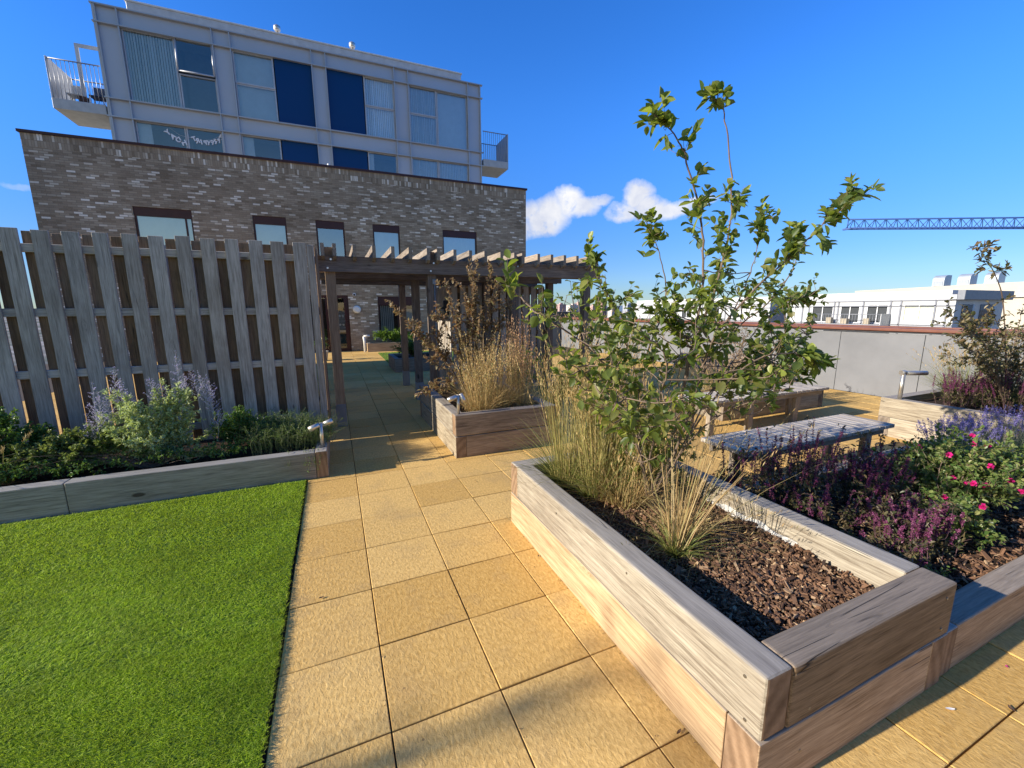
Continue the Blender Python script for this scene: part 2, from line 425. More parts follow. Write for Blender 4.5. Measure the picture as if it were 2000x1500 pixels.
# ------------------------------------------------------------------ material set
W_TOP = dict(dark=(.25, .20, .155), light=(.56, .48, .39), weather=(.46, .43, .39))
M = {}
for ax in 'XYZ':
    M['sleeper'+ax] = wood('sleeper', ax, (.19, .145, .095), (.51, .44, .32), stain=(.17, .12, .08), stain_amt=.45, weather=(.43, .39, .345))
    M['pink'+ax] = wood('pinktimber', ax, (.28, .18, .10), (.60, .445, .275), stain=(.22, .13, .075), stain_amt=.35, weather=(.42, .37, .31), crack=.5)
    M['grey'+ax] = wood('greytimber', ax, (.16, .13, .095), (.40, .34, .27), stain=(.17, .125, .08), stain_amt=.6, weather=(.34, .33, .31), knots=1.)
    M['slat'+ax] = wood('slattimber', ax, (.25, .21, .17), (.58, .51, .43), stain=(.18, .145, .11), stain_amt=.6, knots=1., island=True, weather=(.45, .43, .40))
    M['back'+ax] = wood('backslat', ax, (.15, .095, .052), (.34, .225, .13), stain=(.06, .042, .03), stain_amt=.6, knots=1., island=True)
    M['perg'+ax] = wood('pergolatimber', ax, (.10, .07, .052), (.27, .205, .155), stain=(.08, .058, .042), stain_amt=.5, knots=.9, weather=(.42, .40, .37))
    M['rafter'+ax] = wood('raftertimber', ax, (.15, .115, .085), (.42, .35, .275), stain=(.15, .11, .08), stain_amt=.3, knots=.5, weather=(.5, .46, .40))
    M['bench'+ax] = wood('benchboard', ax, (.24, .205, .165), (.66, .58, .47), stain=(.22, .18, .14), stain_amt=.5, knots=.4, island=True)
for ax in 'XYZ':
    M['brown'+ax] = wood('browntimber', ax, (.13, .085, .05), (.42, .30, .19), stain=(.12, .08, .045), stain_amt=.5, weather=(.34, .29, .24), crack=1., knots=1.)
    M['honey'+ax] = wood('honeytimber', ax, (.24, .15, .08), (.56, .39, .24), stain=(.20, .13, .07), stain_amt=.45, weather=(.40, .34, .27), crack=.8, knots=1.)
END = endgrain('endgrain', (.15, .085, .045), (.42, .28, .17))
ENDG = endgrain('endgrain_grey', (.13, .10, .075), (.34, .28, .22))
STEEL = plain('stainless', (.66, .61, .53), .38, .85, .5, .05)
GALV = plain('galvanised', (.26, .27, .275), .6, .3, .5, .15)
BOLT = plain('bolt', (.7, .7, .7), .3, 1.)

def slabmat():
    mt, g = newmat('buff_slab')
    geo = g.n('ShaderNodeNewGeometry'); co = g.n('ShaderNodeTexCoord').outputs['Object']
    r = geo.outputs['Random Per Island']
    off = g.n('ShaderNodeCombineXYZ', {0: g.math('MULTIPLY', r, 17.), 1: g.math('MULTIPLY', r, 31.), 2: 0.}).outputs[0]
    p = g.vm('ADD', co, off).outputs[0]
    st = g.vm('MULTIPLY', p, (1.3, .75, 1.)).outputs[0]
    a = g.noise(st, 52, 5, .62, .45); b = g.noise(p, 150, 3, .6); c = g.noise(p, 5, 4, .6)
    col = g.mix(g.mapr(r, 0, 1), (.62, .36, .085), (.78, .50, .16))
    col = g.mix(g.mapr(a, .35, .66), g.mix(.42, col, (.30, .17, .06)), g.mix(.18, col, (.92, .70, .36)))
    col = g.mix(g.mapr(c, .52, .75, 0, .38), col, (.34, .235, .12))
    col = g.mix(g.mapr(b, .58, .72, 0, .35), col, (.25, .15, .06))
    dirt = g.noise(co, .9, 4, .6)
    col = g.mix(g.mapr(dirt, .54, .76, 0, .5), col, (.30, .21, .11))
    sp = g.n('ShaderNodeTexVoronoi', {'Vector': co, 'Scale': 7.})
    col = g.mix(g.math('MULTIPLY', g.mapr(sp.outputs['Distance'], .045, .03), .6), col, (.12, .08, .05))
    h = g.math('ADD', a, g.math('MULTIPLY', b, .25))
    fin(g, bsdf(g, col, .88, 0, .15, h, .8, .005)); return mt
SLAB = slabmat()
SAND = plain('joint_sand', (.045, .03, .02), .95, var=.3, vscale=40)
TURFB = plain('turf_backing', (.07, .14, .012), .9, var=.3, vscale=60)
def soilmat():
    mt, g = newmat('soil'); co = g.n('ShaderNodeTexCoord').outputs['Object']
    a = g.noise(co, 45, 6, .7); b = g.noise(co, 9, 3)
    col = g.ramp(a, [(.3, (.012, .008, .005)), (.55, (.05, .03, .018)), (.75, (.11, .07, .04))])
    fin(g, bsdf(g, col, .95, 0, .2, g.math('ADD', a, b), 1., .03)); return mt
SOIL = soilmat()
CHIP = leafmat('bark_chip', [(.03, .016, .010), (.09, .045, .024), (.15, .078, .04), (.24, .13, .07), (.07, .036, .02), (.19, .10, .055), (.42, .29, .17)], trans=0.0, rough=.8)

# ------------------------------------------------------------------ the roof terrace
def struct(o): return tag(o, kind='structure')
S_ = .45; JX = .0857; JY = 3.6551
def paving():
    V, Fc = [], []
    def slab(x0, x1, y0, y1):
        g_ = .0028; x0 += g_; x1 -= g_; y0 += g_; y1 -= g_; c = .0025
        dz = random.uniform(-.0012, .0012); tx = random.uniform(-.0012, .0012); ty = random.uniform(-.0012, .0012)
        k = len(V)
        for (X, Y, Z) in ((x0, y0, -.03), (x1, y0, -.03), (x1, y1, -.03), (x0, y1, -.03),
                          (x0, y0, -c), (x1, y0, -c), (x1, y1, -c), (x0, y1, -c),
                          (x0+c, y0+c, 0), (x1-c, y0+c, 0), (x1-c, y1-c, 0), (x0+c, y1-c, 0)):
            V.append((X, Y, Z + (0 if Z < -.02 else dz+tx*(1 if X > (x0+x1)/2 else -1)+ty*(1 if Y > (y0+y1)/2 else -1))))
        for a in range(4):
            b = (a+1) % 4
            Fc.append((k+a, k+b, k+4+b, k+4+a)); Fc.append((k+4+a, k+4+b, k+8+b, k+8+a))
        Fc.append((k+8, k+9, k+10, k+11))
    for i in range(-12, 20):
        for j in range(-13, 32):
            x0 = JX+i*S_; x1 = x0+S_; y0 = JY+j*S_; y1 = y0+S_
            if x1 > 8.98: x1 = 8.98
            if x0 > 8.9: continue
            if y1 > 17.58: y1 = 17.58
            if y0 > 17.5: continue
            if i < -1 and y0 < 5.2: continue
            if i == -1: x0 = -.345
            if i >= 3 and 12.5 < (y0+y1)/2 < 16.3: continue      # the far lawn
            slab(x0, x1, y0, y1)
    o = npmesh('paving', V, Fc, SLAB); struct(o)
paving()
mb = MB(); mb.box(-16, 9.3, -4, 17.6, -.5, -.022); struct(mb.build('ground_slab', SAND))

def lawn(name, x0, x1, y0, y1, n, h, wd):
    m_ = MB(); m_.box(x0, x1, y0, y1, -.02, .012); struct(m_.build(name+'_backing', TURFB))
    P = np.stack([rng.uniform(x0, x1, n), rng.uniform(y0, y1, n), np.full(n, .010)], 1)
    return P
GRASS = leafmat('turf_blade', [(.13, .22, .010), (.25, .38, .014), (.33, .46, .022), (.16, .28, .012), (.52, .58, .12), (.28, .41, .018), (.06, .12, .008)], trans=.42, tcol=(.60, .76, .05), rough=.6, spec=.22)
def mottle(mt, amt=.38):
    "large soft patches where the pile leans differently"
    g = G(mt.node_tree); hsn = [n for n in g.N if n.type == 'HUE_SAT'][0]; co = g.n('ShaderNodeTexCoord').outputs['Object']
    v = g.math('ADD', g.math('MULTIPLY', g.noise(co, 1.3, 4, .6, .5), .6), g.math('MULTIPLY', g.noise(co, 14, 3, .6), .4))
    g.L.new(g.mapr(v, .36, .64, 1-amt, 1+amt), hsn.inputs['Value'])
mottle(GRASS)
def turf(name, boxes, backing, label):
    parts = []
    for (x0, x1, y0, y1, n, h, wd) in boxes:
        P = np.stack([rng.uniform(x0, x1, n), rng.uniform(y0, y1, n), np.full(n, .012)], 1)
        lx = np.sin(P[:, 0]*2.1+1.3*np.sin(P[:, 1]*1.7))*.35+np.sin(P[:, 1]*3.9+P[:, 0]*1.1)*.25
        D = unit(np.stack([rng.normal(.15, .5, n)+lx, rng.normal(-.25, .45, n)+lx*.5, np.ones(n)], 1))
        parts.append(bladebatch(P, D, rng.uniform(.6, 1.15, n)*h, wd, rng.uniform(.2, .9, n), seg=2))
    V, Fc = cat_(parts)
    o = npmesh(name, V, Fc, GRASS); tag(o, label, 'lawn', kind='stuff')
mb = MB(); mb.box(-15, -.362, -1.5, 4.19, -.02, .012); struct(mb.build('turf_base', TURFB))
mb = MB(); mb.box(JX+3*S_, 5, 12.5, 16.3, -.02, .010); struct(mb.build('far_turf_base', TURFB))
turf('artificial_grass', [(-2.2, -.352, 1.1, 2.2, 150000, .021, .0024), (-3.2, -.352, 2.2, 3.2, 110000, .023, .0030), (-3.6, -.354, 3.2, 4.16, 75000, .025, .0040), (-5, -.366, -.6, 1.1, 12000, .028, .006)],
     None, 'bright green artificial grass beside the buff slab path')
turf('artificial_grass', [(JX+3*S_, 4, 12.5, 16.3, 6000, .03, .012)], None, 'small far patch of artificial grass by the brick building')

# ------------------------------------------------------------------ sleeper planters
T = .12; H2 = .24
def planter(name, x0, x1, y0, y1, courses, label, cat='planter', top='sleeper', low='pink', h=H2, soil=None, group='timber planters', far=False, pin=1):
    root = thing(name, label, cat, ((x0+x1)/2, (y0+y1)/2, 0), group)
    for c in range(courses):
        z0 = c*h+(.004 if c else .0); z1 = (c+1)*h
        cw = (c % 2 == courses % 2) == (pin > 0)      # alternate bond, turning round the corners
        mt_ = top if c == courses-1 else low
        bv = .004 if far else .013 if c == courses-1 else .006
        wr = .001 if far else .004
        def bm_(X0, X1, Y0, Y1, axis):
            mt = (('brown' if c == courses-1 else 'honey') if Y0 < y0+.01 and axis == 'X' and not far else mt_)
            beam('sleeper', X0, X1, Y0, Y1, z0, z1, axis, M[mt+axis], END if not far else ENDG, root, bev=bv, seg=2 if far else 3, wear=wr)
        if cw:   # each timber covers the end of the next one
            bm_(x0+T+.002, x1, y0, y0+T, 'X'); bm_(x1-T, x1, y0+T+.002, y1, 'Y'); bm_(x0, x1-T-.002, y1-T, y1, 'X'); bm_(x0, x0+T, y0, y1-T-.002, 'Y')
        else:
            bm_(x0, x1-T-.002, y0, y0+T, 'X'); bm_(x1-T, x1, y0, y1-T-.002, 'Y'); bm_(x0+T+.002, x1, y1-T, y1, 'X'); bm_(x0, x0+T, y0+T+.002, y1, 'Y')
    return root
def soil(name, x0, x1, y0, y1, z, bumps=.02, res=.06):
    nx = max(2, int((x1-x0)/res)); ny = max(2, int((y1-y0)/res))
    X, Y = np.meshgrid(np.linspace(x0, x1, nx), np.linspace(y0, y1, ny))
    Z = z + bumps*(np.sin(X*5.1+Y*2.3)*.5+np.sin(X*2.2-Y*6.1)*.4) + rng.normal(0, bumps*.25, X.shape)
    V = np.stack([X, Y, Z], -1).reshape(-1, 3)
    i = (np.arange(ny-1)[:, None]*nx+np.arange(nx-1)[None]).ravel()
    o = npmesh(name, V, np.stack([i, i+1, i+nx+1, i+nx], 1), SOIL, smooth=True)
    return o
def chips(x0, x1, y0, y1, z, n, lab, size=(.012, .05)):
    P = np.stack([rng.uniform(x0, x1, n), rng.uniform(y0, y1, n), z+rng.uniform(-.004, .018, n)], 1)
    A = rdir(n); A[:, 2] *= .45; A = unit(A)
    B = unit(np.cross(A, unit(np.array([0, 0, 1.])+rng.normal(0, .5, (n, 3))))); N = np.cross(A, B)
    l = rng.uniform(*size, n)[:, None]*rng.choice([.6, 1, 1, 1.3], n)[:, None]; w = l*rng.uniform(.18, .5, n)[:, None]; t = rng.uniform(.0015, .005, n)[:, None]
    cs = [(-1, -1, -1), (1, -.7, -1), (1, .6, -1), (-.8, 1, -1), (-1, -1, 1), (.9, -.8, 1), (1, .7, 1), (-.9, .8, 1)]
    V = np.stack([P+A*l*.5*a+B*w*.5*b+N*t*c for a, b, c in cs], 1)
    Fi = np.array([(0, 3, 2, 1), (4, 5, 6, 7), (0, 1, 5, 4), (1, 2, 6, 5), (2, 3, 7, 6), (3, 0, 4, 7)])
    o = npmesh('bark_mulch', V.reshape(-1, 3), (np.arange(n)[:, None, None]*8+Fi[None]).reshape(-1, 4), CHIP)
    tag(o, lab, 'bark mulch', kind='stuff')

NP_ = (1.13, 2.28, .69, 2.70)
near = planter('timber_planter', *NP_, 2, 'large two course timber planter nearest the camera with bark mulch and leafy shrub', pin=-1)
for (x, y, z) in [(1.128, .76, .43), (1.128, .745, .28), (1.128, 2.0, .40), (1.128, 1.35, .42)]:
    MB().tube([(x+.004, y, z), (x-.0015, y, z)], .006, 8).build('screw_head', plain('screw', (.25, .22, .18), .4, .8), near)
for (x, y, z) in [(1.36, .688, .28), (2.2, .688, .43), (2.2, .688, .29), (1.34, .688, .12)]:
    MB().tube([(x, y+.004, z), (x, y-.0015, z)], .006, 8).build('screw_head', MATS['screw'], near)
o = soil('planter_soil', NP_[0]+T+.003, NP_[1]-T-.003, NP_[2]+T+.003, NP_[3]-T-.003, .335, .012, .04); tag(o, kind='structure')
chips(1.26, 2.15, .82, 2.5, .340, 17000, 'dark brown bark chips filling the nearest planter', (.007, .034))
chips(1.26, 2.15, .82, 2.5, .350, 380, 'larger bark pieces lying on top of the mulch in the nearest planter', (.03, .055))
# white geotextile liner showing along the east side
yy = np.linspace(1.25, 1.85, 40); V = []; 
for i, y in enumerate(yy):
    e = math.sin(math.pi*i/39); 
    for k in range(5):
        t = k/4
        V.append((2.156-t*.026*e-.010*math.sin(y*40+k*2)*t, y+.01*math.sin(k*3+y*20), .368-.030*t+.020*e*(1-t)+.008*math.sin(y*31+k*2.2)))
Fc = [(i*5+k, i*5+k+1, (i+1)*5+k+1, (i+1)*5+k) for i in range(39) for k in range(4)]
o = npmesh('liner', V, Fc, plain('fabric_white', (.50, .48, .44), .9, var=.1, vscale=20, bscale=150, bstr=.4), near, smooth=True)

mid = planter('timber_planter', 1.11, 2.34, 4.18, 6.2, 2, 'two course timber planter holding tall straw coloured grasses beside the path', low='sleeper', pin=1)
tag(soil('planter_soil', 1.24, 2.21, 4.31, 6.07, .40), kind='structure')
# long single course planter in front of the fence
lp = thing('timber_planter', 'long low single course timber planter between lawn and slatted fence', 'planter', (-2, 4.7, 0), 'timber planters')
beam('sleeper', -2.052, -.262, 4.2, 4.32, .0, .265, 'X', M['greyX'], ENDG, lp, bev=.010, wear=.003)
beam('sleeper', -4.2, -2.056, 4.2, 4.32, .0, .265, 'X', M['greyX'], ENDG, lp, bev=.010, wear=.003)
beam('sleeper', -.258, -.155, 4.198, 5.22, .0, .267, 'Y', M['sleeperY'], END, lp, bev=.008, wear=.002, label='brown end grain of the corner sleeper')
tag(soil('planter_soil', -4.2, -.262, 4.325, 5.28, .215, .02, .08), kind='structure')
# low bed to the right
lowb = thing('timber_planter', 'low single course timber bed of sage and roses behind the nearest planter', 'planter', (4.3, 1.4, 0), 'timber planters')
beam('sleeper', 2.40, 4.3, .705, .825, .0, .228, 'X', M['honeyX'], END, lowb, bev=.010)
beam('sleeper', 2.284, 2.397, .700, .9, .0, .226, 'Y', M['sleeperY'], END, lowb, bev=.008, label='dark end grain block beside the nearest planter')
beam('sleeper', 4.304, 6.4, .705, .825, .0, .228, 'X', M['pinkX'], ENDG, lowb, bev=.010)
beam('sleeper', 2.40, 4.2, 2.02, 2.14, .0, .21, 'X', M['sleeperX'], ENDG, lowb, bev=.008)
beam('sleeper', 4.204, 6.2, 2.02, 2.14, .0, .21, 'X', M['sleeperX'], ENDG, lowb, bev=.008)
tag(soil('planter_soil', 2.29, 6.3, .828, 2.018, .17, .02, .06), kind='structure')
chips(2.3, 4.6, .83, 1.9, .175, 5000, 'bark chips around the sage and rose bed')
rb = planter('timber_planter', 6.27, 8.85, .4, 2.88, 2, 'two course timber planter by the grey wall holding lavender and grasses', low='sleeper', far=True)
tag(soil('planter_soil', 6.4, 8.72, .53, 2.75, .42), kind='structure')
bp = planter('timber_planter', 5.0, 7.25, 4.1, 4.95, 1, 'low timber planter of feathery grass behind the slatted table', top='sleeper', far=True, h=.30)
tag(soil('planter_soil', 5.12, 7.12, 4.22, 4.83, .25), kind='structure')
pfar = planter('timber_planter', 1.12, 3.6, 16.86, 17.5, 1, 'small brown timber planter against the brick wall by the glazed door', top='pink', far=True, h=.33)
tag(soil('planter_soil', 1.25, 3.48, 16.98, 17.38, .28), kind='structure')
pd = planter('timber_planter', 1.36, 2.7, 10.9, 12.3, 1, 'dark low timber planter of black green shrubs beyond the pergola', top='grey', low='grey', far=True, h=.36)
tag(soil('planter_soil', 1.48, 2.58, 11.02, 12.18, .31), kind='structure')

# ------------------------------------------------------------------ slatted fence
def fence(name, label, p0, p1, z0, z1, rails, normal, front='slat', back='back', pitch=.21, wdt=.122, posts=(), lean=.006, gaps=False):
    "hit and miss boards either side of rails; p0, p1 ends of the centre line; normal = viewer side"
    root = thing(name, label, 'fence', (p0[0], p0[1], 0))
    p0 = Vector((p0[0], p0[1], 0)); p1 = Vector((p1[0], p1[1], 0)); d = (p1-p0).normalized(); L = (p1-p0).length; nn = Vector((normal[0], normal[1], 0))
    ax = 'X' if abs(d.x) > .5 else 'Y'
    def board(mb_, s, w, off, za, zb, th=.021):
        a = random.uniform(-lean, lean); b = random.uniform(-lean, lean); c = random.uniform(-.003, .003)
        P = []
        for (z, sh) in ((za, a), (zb, b)):
            for (u, v) in ((-w/2, -th/2), (w/2, -th/2), (w/2, th/2), (-w/2, th/2)):
                q = p0 + d*(s+sh+u) + nn*(off+v+c); P.append((q.x, q.y, z))
        mb_.hexa(P, .0025)
    f = MB(); b = MB(); n = int(L/pitch)
    for k in range(n+1):
        s = .06+k*pitch
        if s < L: board(f, s, wdt+random.uniform(-.008, .006), .036, z0+random.uniform(-.02, .02), z1+random.uniform(-.012, .006))
        s += pitch/2
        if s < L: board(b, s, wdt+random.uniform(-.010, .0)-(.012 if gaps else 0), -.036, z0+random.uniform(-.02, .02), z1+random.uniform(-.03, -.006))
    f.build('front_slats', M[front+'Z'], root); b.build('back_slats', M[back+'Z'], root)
    for z in rails:
        q0 = p0 + nn*.0235; q1 = p1 - nn*.0235
        x0, x1 = sorted((q0.x, q1.x)); y0, y1 = sorted((q0.y, q1.y))
        beam('rail', x0, x1, y0, y1, z, z+.075, ax, M[front+ax], ENDG, root, bev=.004, seg=1, wear=.001)
    for (x, y, s, hgt) in posts:
        beam('post', x-s/2, x+s/2, y-s/2, y+s/2, 0, hgt, 'Z', M['pinkZ'], ENDG, root, bev=.004, seg=1, wear=.001)
    return root
FY = 5.34
fence('slatted_fence', 'tall weathered grey slatted timber fence behind the long low planter', (-.235, FY), (-4.7, FY), .10, 2.33, (2.13, 1.55, .97, .33), (0, -1))
# short return of the fence running back to the pergola
fr = thing('fence_return', 'short brown return of the slatted fence joining the pergola', 'fence', (-.15, 5.6, 0))
mb = MB()
for k in range(4): mb.box(-.150, -.128, 5.40+k*.17, 5.515+k*.17, .06, 2.30, .003)
mb.build('slats', M['backZ'], fr)
beam('corner_post', -.222, -.152, 5.30, 5.375, .0, 2.31, 'Z', M['slatZ'], ENDG, fr, bev=.004, seg=1, wear=.002)
for z in (.33, 1.56, 2.13): MB().box(-.19, -.1505, 5.38, 6.05, z, z+.07).build('rail', M['backY'], fr)
fence('slatted_fence', 'brown slatted fence running back along the shaded side of the path', (-1.7, 5.5), (-1.7, 13.9), .10, 2.32, (2.05, 1.2, .33), (1, 0), gaps=True)

# ------------------------------------------------------------------ pergola
pg = thing('pergola', 'dark weathered timber pergola with notched rafters over the slab path', 'pergola', (1.9, 7.5, 0))
PX = [0.0, 1.335, 2.635, 3.955]; PY = [6.12, 7.42, 8.95]
for iy, y in enumerate(PY):
    for ix, x in enumerate(PX):
        if iy == 2 and ix > 1: continue
        top = 2.40 if iy == 0 else 2.36
        p_ = beam('post', x-.062, x+.062, y-.062, y+.062, .31, top, 'Z', M['pergZ'] if ix else M['pinkZ'], ENDG, pg, bev=.005, seg=2, wear=.002)
        s = MB(); s.box(x-.066, x+.066, y-.066, y+.066, 0, .315, .004); so_ = s.build('post_shoe', GALV, None)
        so_.parent = p_; so_.location = -wloc(p_)
    xr = 4.17
    beam('beam', -.17, xr, y-.112, y-.064, 2.085, 2.285, 'X', M['pergX'], ENDG, pg, bev=.005, seg=2, wear=.002)
    if iy != 2: beam('beam', -.17, xr, y+.064, y+.112, 2.085, 2.285, 'X', M['pergX'], ENDG, pg, bev=.005, seg=2, wear=.002)
RX = [-.07, .07, .31, .55, .79, 1.02, 1.265, 1.405, 1.64, 1.87, 2.10, 2.35, 2.57, 2.70, 2.96, 3.19, 3.42, 3.65, 3.885, 4.025]
for x in RX:
    mb = MB(); y0 = 5.90; y1 = 9.15
    poly = [(y0, 2.27), (y0+.06, 2.232), (y1-.06, 2.232), (y1, 2.27), (y1, 2.425), (y0, 2.425)]
    mb.prism(poly, 'x', x-.022, x+.022)
    mb.build('rafter', M['rafterY'], pg)
mb = MB()
for ix, x in enumerate(PX):
    for z in (2.13, 2.24):
        MB().tube([(x+(.02 if z > 2.2 else -.025), 6.006, z), (x+(.02 if z > 2.2 else -.025), 5.995, z)], .013, 8).build('bolt_head', BOLT, pg)
# cable conduit on the second post
mb = MB(); mb.tube([(1.365, 6.05, .42), (1.365, 6.05, 1.95)], .008, 6); mb.box(1.335, 1.385, 6.035, 6.06, 1.95, 2.02, .004)
mb.build('conduit', GALV, pg)
# slatted screen under the pergola
sc = thing('slatted_screen', 'dark slatted timber screen under the right half of the pergola', 'screen', (2.9, 7.5, 0))
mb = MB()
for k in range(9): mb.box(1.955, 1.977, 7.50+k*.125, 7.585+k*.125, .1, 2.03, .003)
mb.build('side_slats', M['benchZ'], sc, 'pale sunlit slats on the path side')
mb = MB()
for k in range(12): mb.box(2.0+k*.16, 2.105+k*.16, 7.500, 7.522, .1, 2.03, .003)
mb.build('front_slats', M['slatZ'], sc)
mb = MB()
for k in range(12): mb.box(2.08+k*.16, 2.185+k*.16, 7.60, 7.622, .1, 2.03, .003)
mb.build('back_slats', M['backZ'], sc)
for z in (.25, 1.1, 1.9): MB().box(1.98, 3.95, 7.5245, 7.597, z, z+.08).build('rail', M['backX'], sc)
mb = MB(); mb.box(1.87, 1.951, 7.57, 7.64, 1.50, 1.76, .006); mb.box(1.80, 1.872, 7.585, 7.625, 1.60, 1.64, .004)
tag(mb.build('wall_light', plain('black_metal', (.02, .02, .022), .4, .5)), 'small black light fixed on the sunlit slats of the screen', 'wall light')

# ------------------------------------------------------------------ slatted table platform and bench
def slat_seat(name, label, x0, x1, y0, y1, z, legs, cat):
    root = thing(name, label, cat, ((x0+x1)/2, (y0+y1)/2, 0))
    n = int((x1-x0)/.085); p = (x1-x0)/n; mb = MB()
    for k in range(n): mb.box(x0+k*p+.004, x0+(k+1)*p-.004, y0+random.uniform(-.003, .003), y1, z-.035+random.uniform(-.001, .001), z+random.uniform(-.001, .001), .003)
    mb.build('seat' if cat == 'bench' else 'top', M['benchY'], root)
    for ya in (y0+.06, y1-.10): MB().box(x0+.05, x1-.05, ya, ya+.04, z-.105, z-.038).build('apron', M['greyX'], root)
    for (x, y, sl) in legs:
        mb = MB(); w = .045
        mb.hexa([(x-w+sl, y-.03, 0), (x+w+sl, y-.03, 0), (x+w+sl, y+.03, 0), (x-w+sl, y+.03, 0), (x-w, y-.03, z-.04), (x+w, y-.03, z-.04), (x+w, y+.03, z-.04), (x-w, y+.03, z-.04)], .004)
        mb.build('leg', M['greyZ'], root)
    return root
slat_seat('slatted_table', 'wide low slatted timber table in front of the feathery grass planter', 4.0, 6.45, 3.58, 4.06, .47, [(4.95, 3.66, .0), (5.92, 3.68, -.05), (4.25, 3.66, 0), (4.25, 3.98, 0), (6.2, 3.98, .05)], 'table')
slat_seat('slatted_bench', 'long grey slatted timber bench behind the purple sage', 2.95, 5.05, 2.17, 2.63, .45, [(3.33, 2.24, 0), (3.33, 2.56, 0), (4.72, 2.24, 0), (4.72, 2.56, 0)], 'bench')

# ------------------------------------------------------------------ grey parapet wall with brown rail
pw = thing('parapet_wall', 'pale grey panelled parapet wall with a red brown capping rail', 'wall', (9, 5, 0))
GW = plain('grey_render', (.175, .18, .19), .75, var=.13, vscale=1.4, bscale=120, bstr=.06)
CAPM = plain('brown_cap', (.16, .058, .036), .45, var=.2, vscale=3)
ys = [-4.0+.02]; 
seams = [-3.9, -2.64, -1.38, -.12, 1.14, 2.40, 3.66, 4.92, 6.18, 7.44, 8.70, 9.96, 11.22, 12.48, 13.74, 15.0, 15.8]
for a, b in zip(seams, seams[1:]):
    mb = MB(); mb.box(9.0, 9.06, a+.004, b-.004, .0, 1.135, .002); mb.build('panel', GW, pw)
for k, a in enumerate((9.15, 8.0)):
    mb = MB(); mb.box(a-1.14 if k else a-1.15+.0, a-.006, 15.8, 15.86, 0, 1.135, .002); mb.build('panel', GW, pw)
mb = MB(); mb.box(9.064, 9.25, -4, 15.80, 0, 1.12); mb.build('core', plain('dark_core', (.1, .1, .1)), pw)
mb = MB(); mb.box(8.97, 9.30, -4, 15.9, 1.145, 1.175, .004); mb.build('flashing', plain('dark_flash', (.06, .06, .065), .4, .4), pw)
mb = MB(); mb.box(8.93, 9.10, -4, 15.9, 1.178, 1.235, .012, 2); mb.box(9.14, 9.28, -4, 15.9, 1.20, 1.262, .012, 2); mb.build('cap_rail', CAPM, pw)
mb = MB(); mb.box(6.8, 9.05, 15.77, 15.9, 1.18, 1.24, .01); mb.build('cap_rail', CAPM, pw)

# ------------------------------------------------------------------ brick building
BY = 17.6
BR = brickmat('brick'); BRS = brickmat('brick_soldier', True)
DRED = plain('dark_red_metal', (.055, .016, .014), .35, .2, var=.15)
DARKI = plain('dark_interior', (.012, .012, .014), .9)
def glassmat(name, tint=(.75, .8, .8), refl=.35, alpha=.5, bump=0.0):
    if name in MATS: return MATS[name]
    mt, g = newmat(name); co = g.n('ShaderNodeTexCoord').outputs['Object']
    n = g.noise(co, .8, 2)
    gl = g.n('ShaderNodeBsdfGlossy', {'Color': c4(tint), 'Roughness': .02, 'Normal': g.n('ShaderNodeBump', {'Height': n, 'Strength': .06, 'Distance': .05}).outputs[0]})
    tr = g.n('ShaderNodeBsdfTransparent', {'Color': c4(tuple(min(1, x*alpha+.45) for x in tint))})
    fr = g.n('ShaderNodeFresnel', {'IOR': 1.5})
    f = g.math('ADD', g.math('MULTIPLY', fr, .9), refl, clamp=True)
    fin(g, g.n('ShaderNodeMixShader', {0: f, 1: tr.outputs[0], 2: gl.outputs[0]})); MATS[name] = mt; return mt
GL_SKY = glassmat('sky_glass', (.80, .90, .92), .42)
GL_DK = glassmat('dark_glass', (.8, .85, .9), .10)
GL_UP = glassmat('upper_glass', (.90, .95, .95), .20)
BLIND = plain('blind', (.85, .88, .85), .8, var=.05)
bb = thing('brick_building', 'brown brick building with pale flecked bricks closing the garden path', 'building', (.1, BY, 0))
XL, XR, ZT = -7.97, 8.18, 6.74
holes = [(-5.65, -4.10, 2.75, 4.90), (-2.36, -1.32, 2.75, 4.88), (-.36, .62, 2.75, 4.87), (1.64, 2.66, 2.75, 4.87), (4.39, 5.87, 2.75, 4.84),
         (-.95, .57, .0, 2.16), (1.66, 3.30, .62, 2.13)]
def wall_holes(mb, y, x0, x1, z0, z1, hs, d=.14, face=-1):
    "front wall face at y with openings and their reveals"
    xs = sorted(set([x0, x1]+[h[0] for h in hs]+[h[1] for h in hs])); zs = sorted(set([z0, z1]+[h[2] for h in hs]+[h[3] for h in hs]))
    for a, b in zip(xs, xs[1:]):
        for c, e in zip(zs, zs[1:]):
            if any(h[0] <= a and b <= h[1] and h[2] <= c and e <= h[3] for h in hs): continue
            mb.quad((a, y, c), (b, y, c), (b, y, e), (a, y, e))
    for h in hs:
        a, b, c, e = h
        mb.quad((a, y, c), (a, y, e), (a, y+d, e), (a, y+d, c)); mb.quad((b, y, c), (b, y+d, c), (b, y+d, e), (b, y, e))
        mb.quad((a, y, e), (b, y, e), (b, y+d, e), (a, y+d, e)); mb.quad((a, y, c), (a, y+d, c), (b, y+d, c), (b, y, c))
mb = MB(); wall_holes(mb, BY, XL, XR, -.02, 6.36, holes)
mb.quad((XL, BY, -.02), (XL, BY, 6.74), (XL, BY+10, 6.74), (XL, BY+10, -.02)); mb.quad((XR, BY, -.02), (XR, BY+10, -.02), (XR, BY+10, 6.74), (XR, BY, 6.74))
mb.quad((XL, BY+10, -.02), (XR, BY+10, -.02), (XR, BY+10, 6.74), (XL, BY+10, 6.74)); mb.quad((XL, BY, 6.5), (XR, BY, 6.5), (XR, BY+10, 6.5), (XL, BY+10, 6.5))
mb.build('brick_wall', BR, bb)
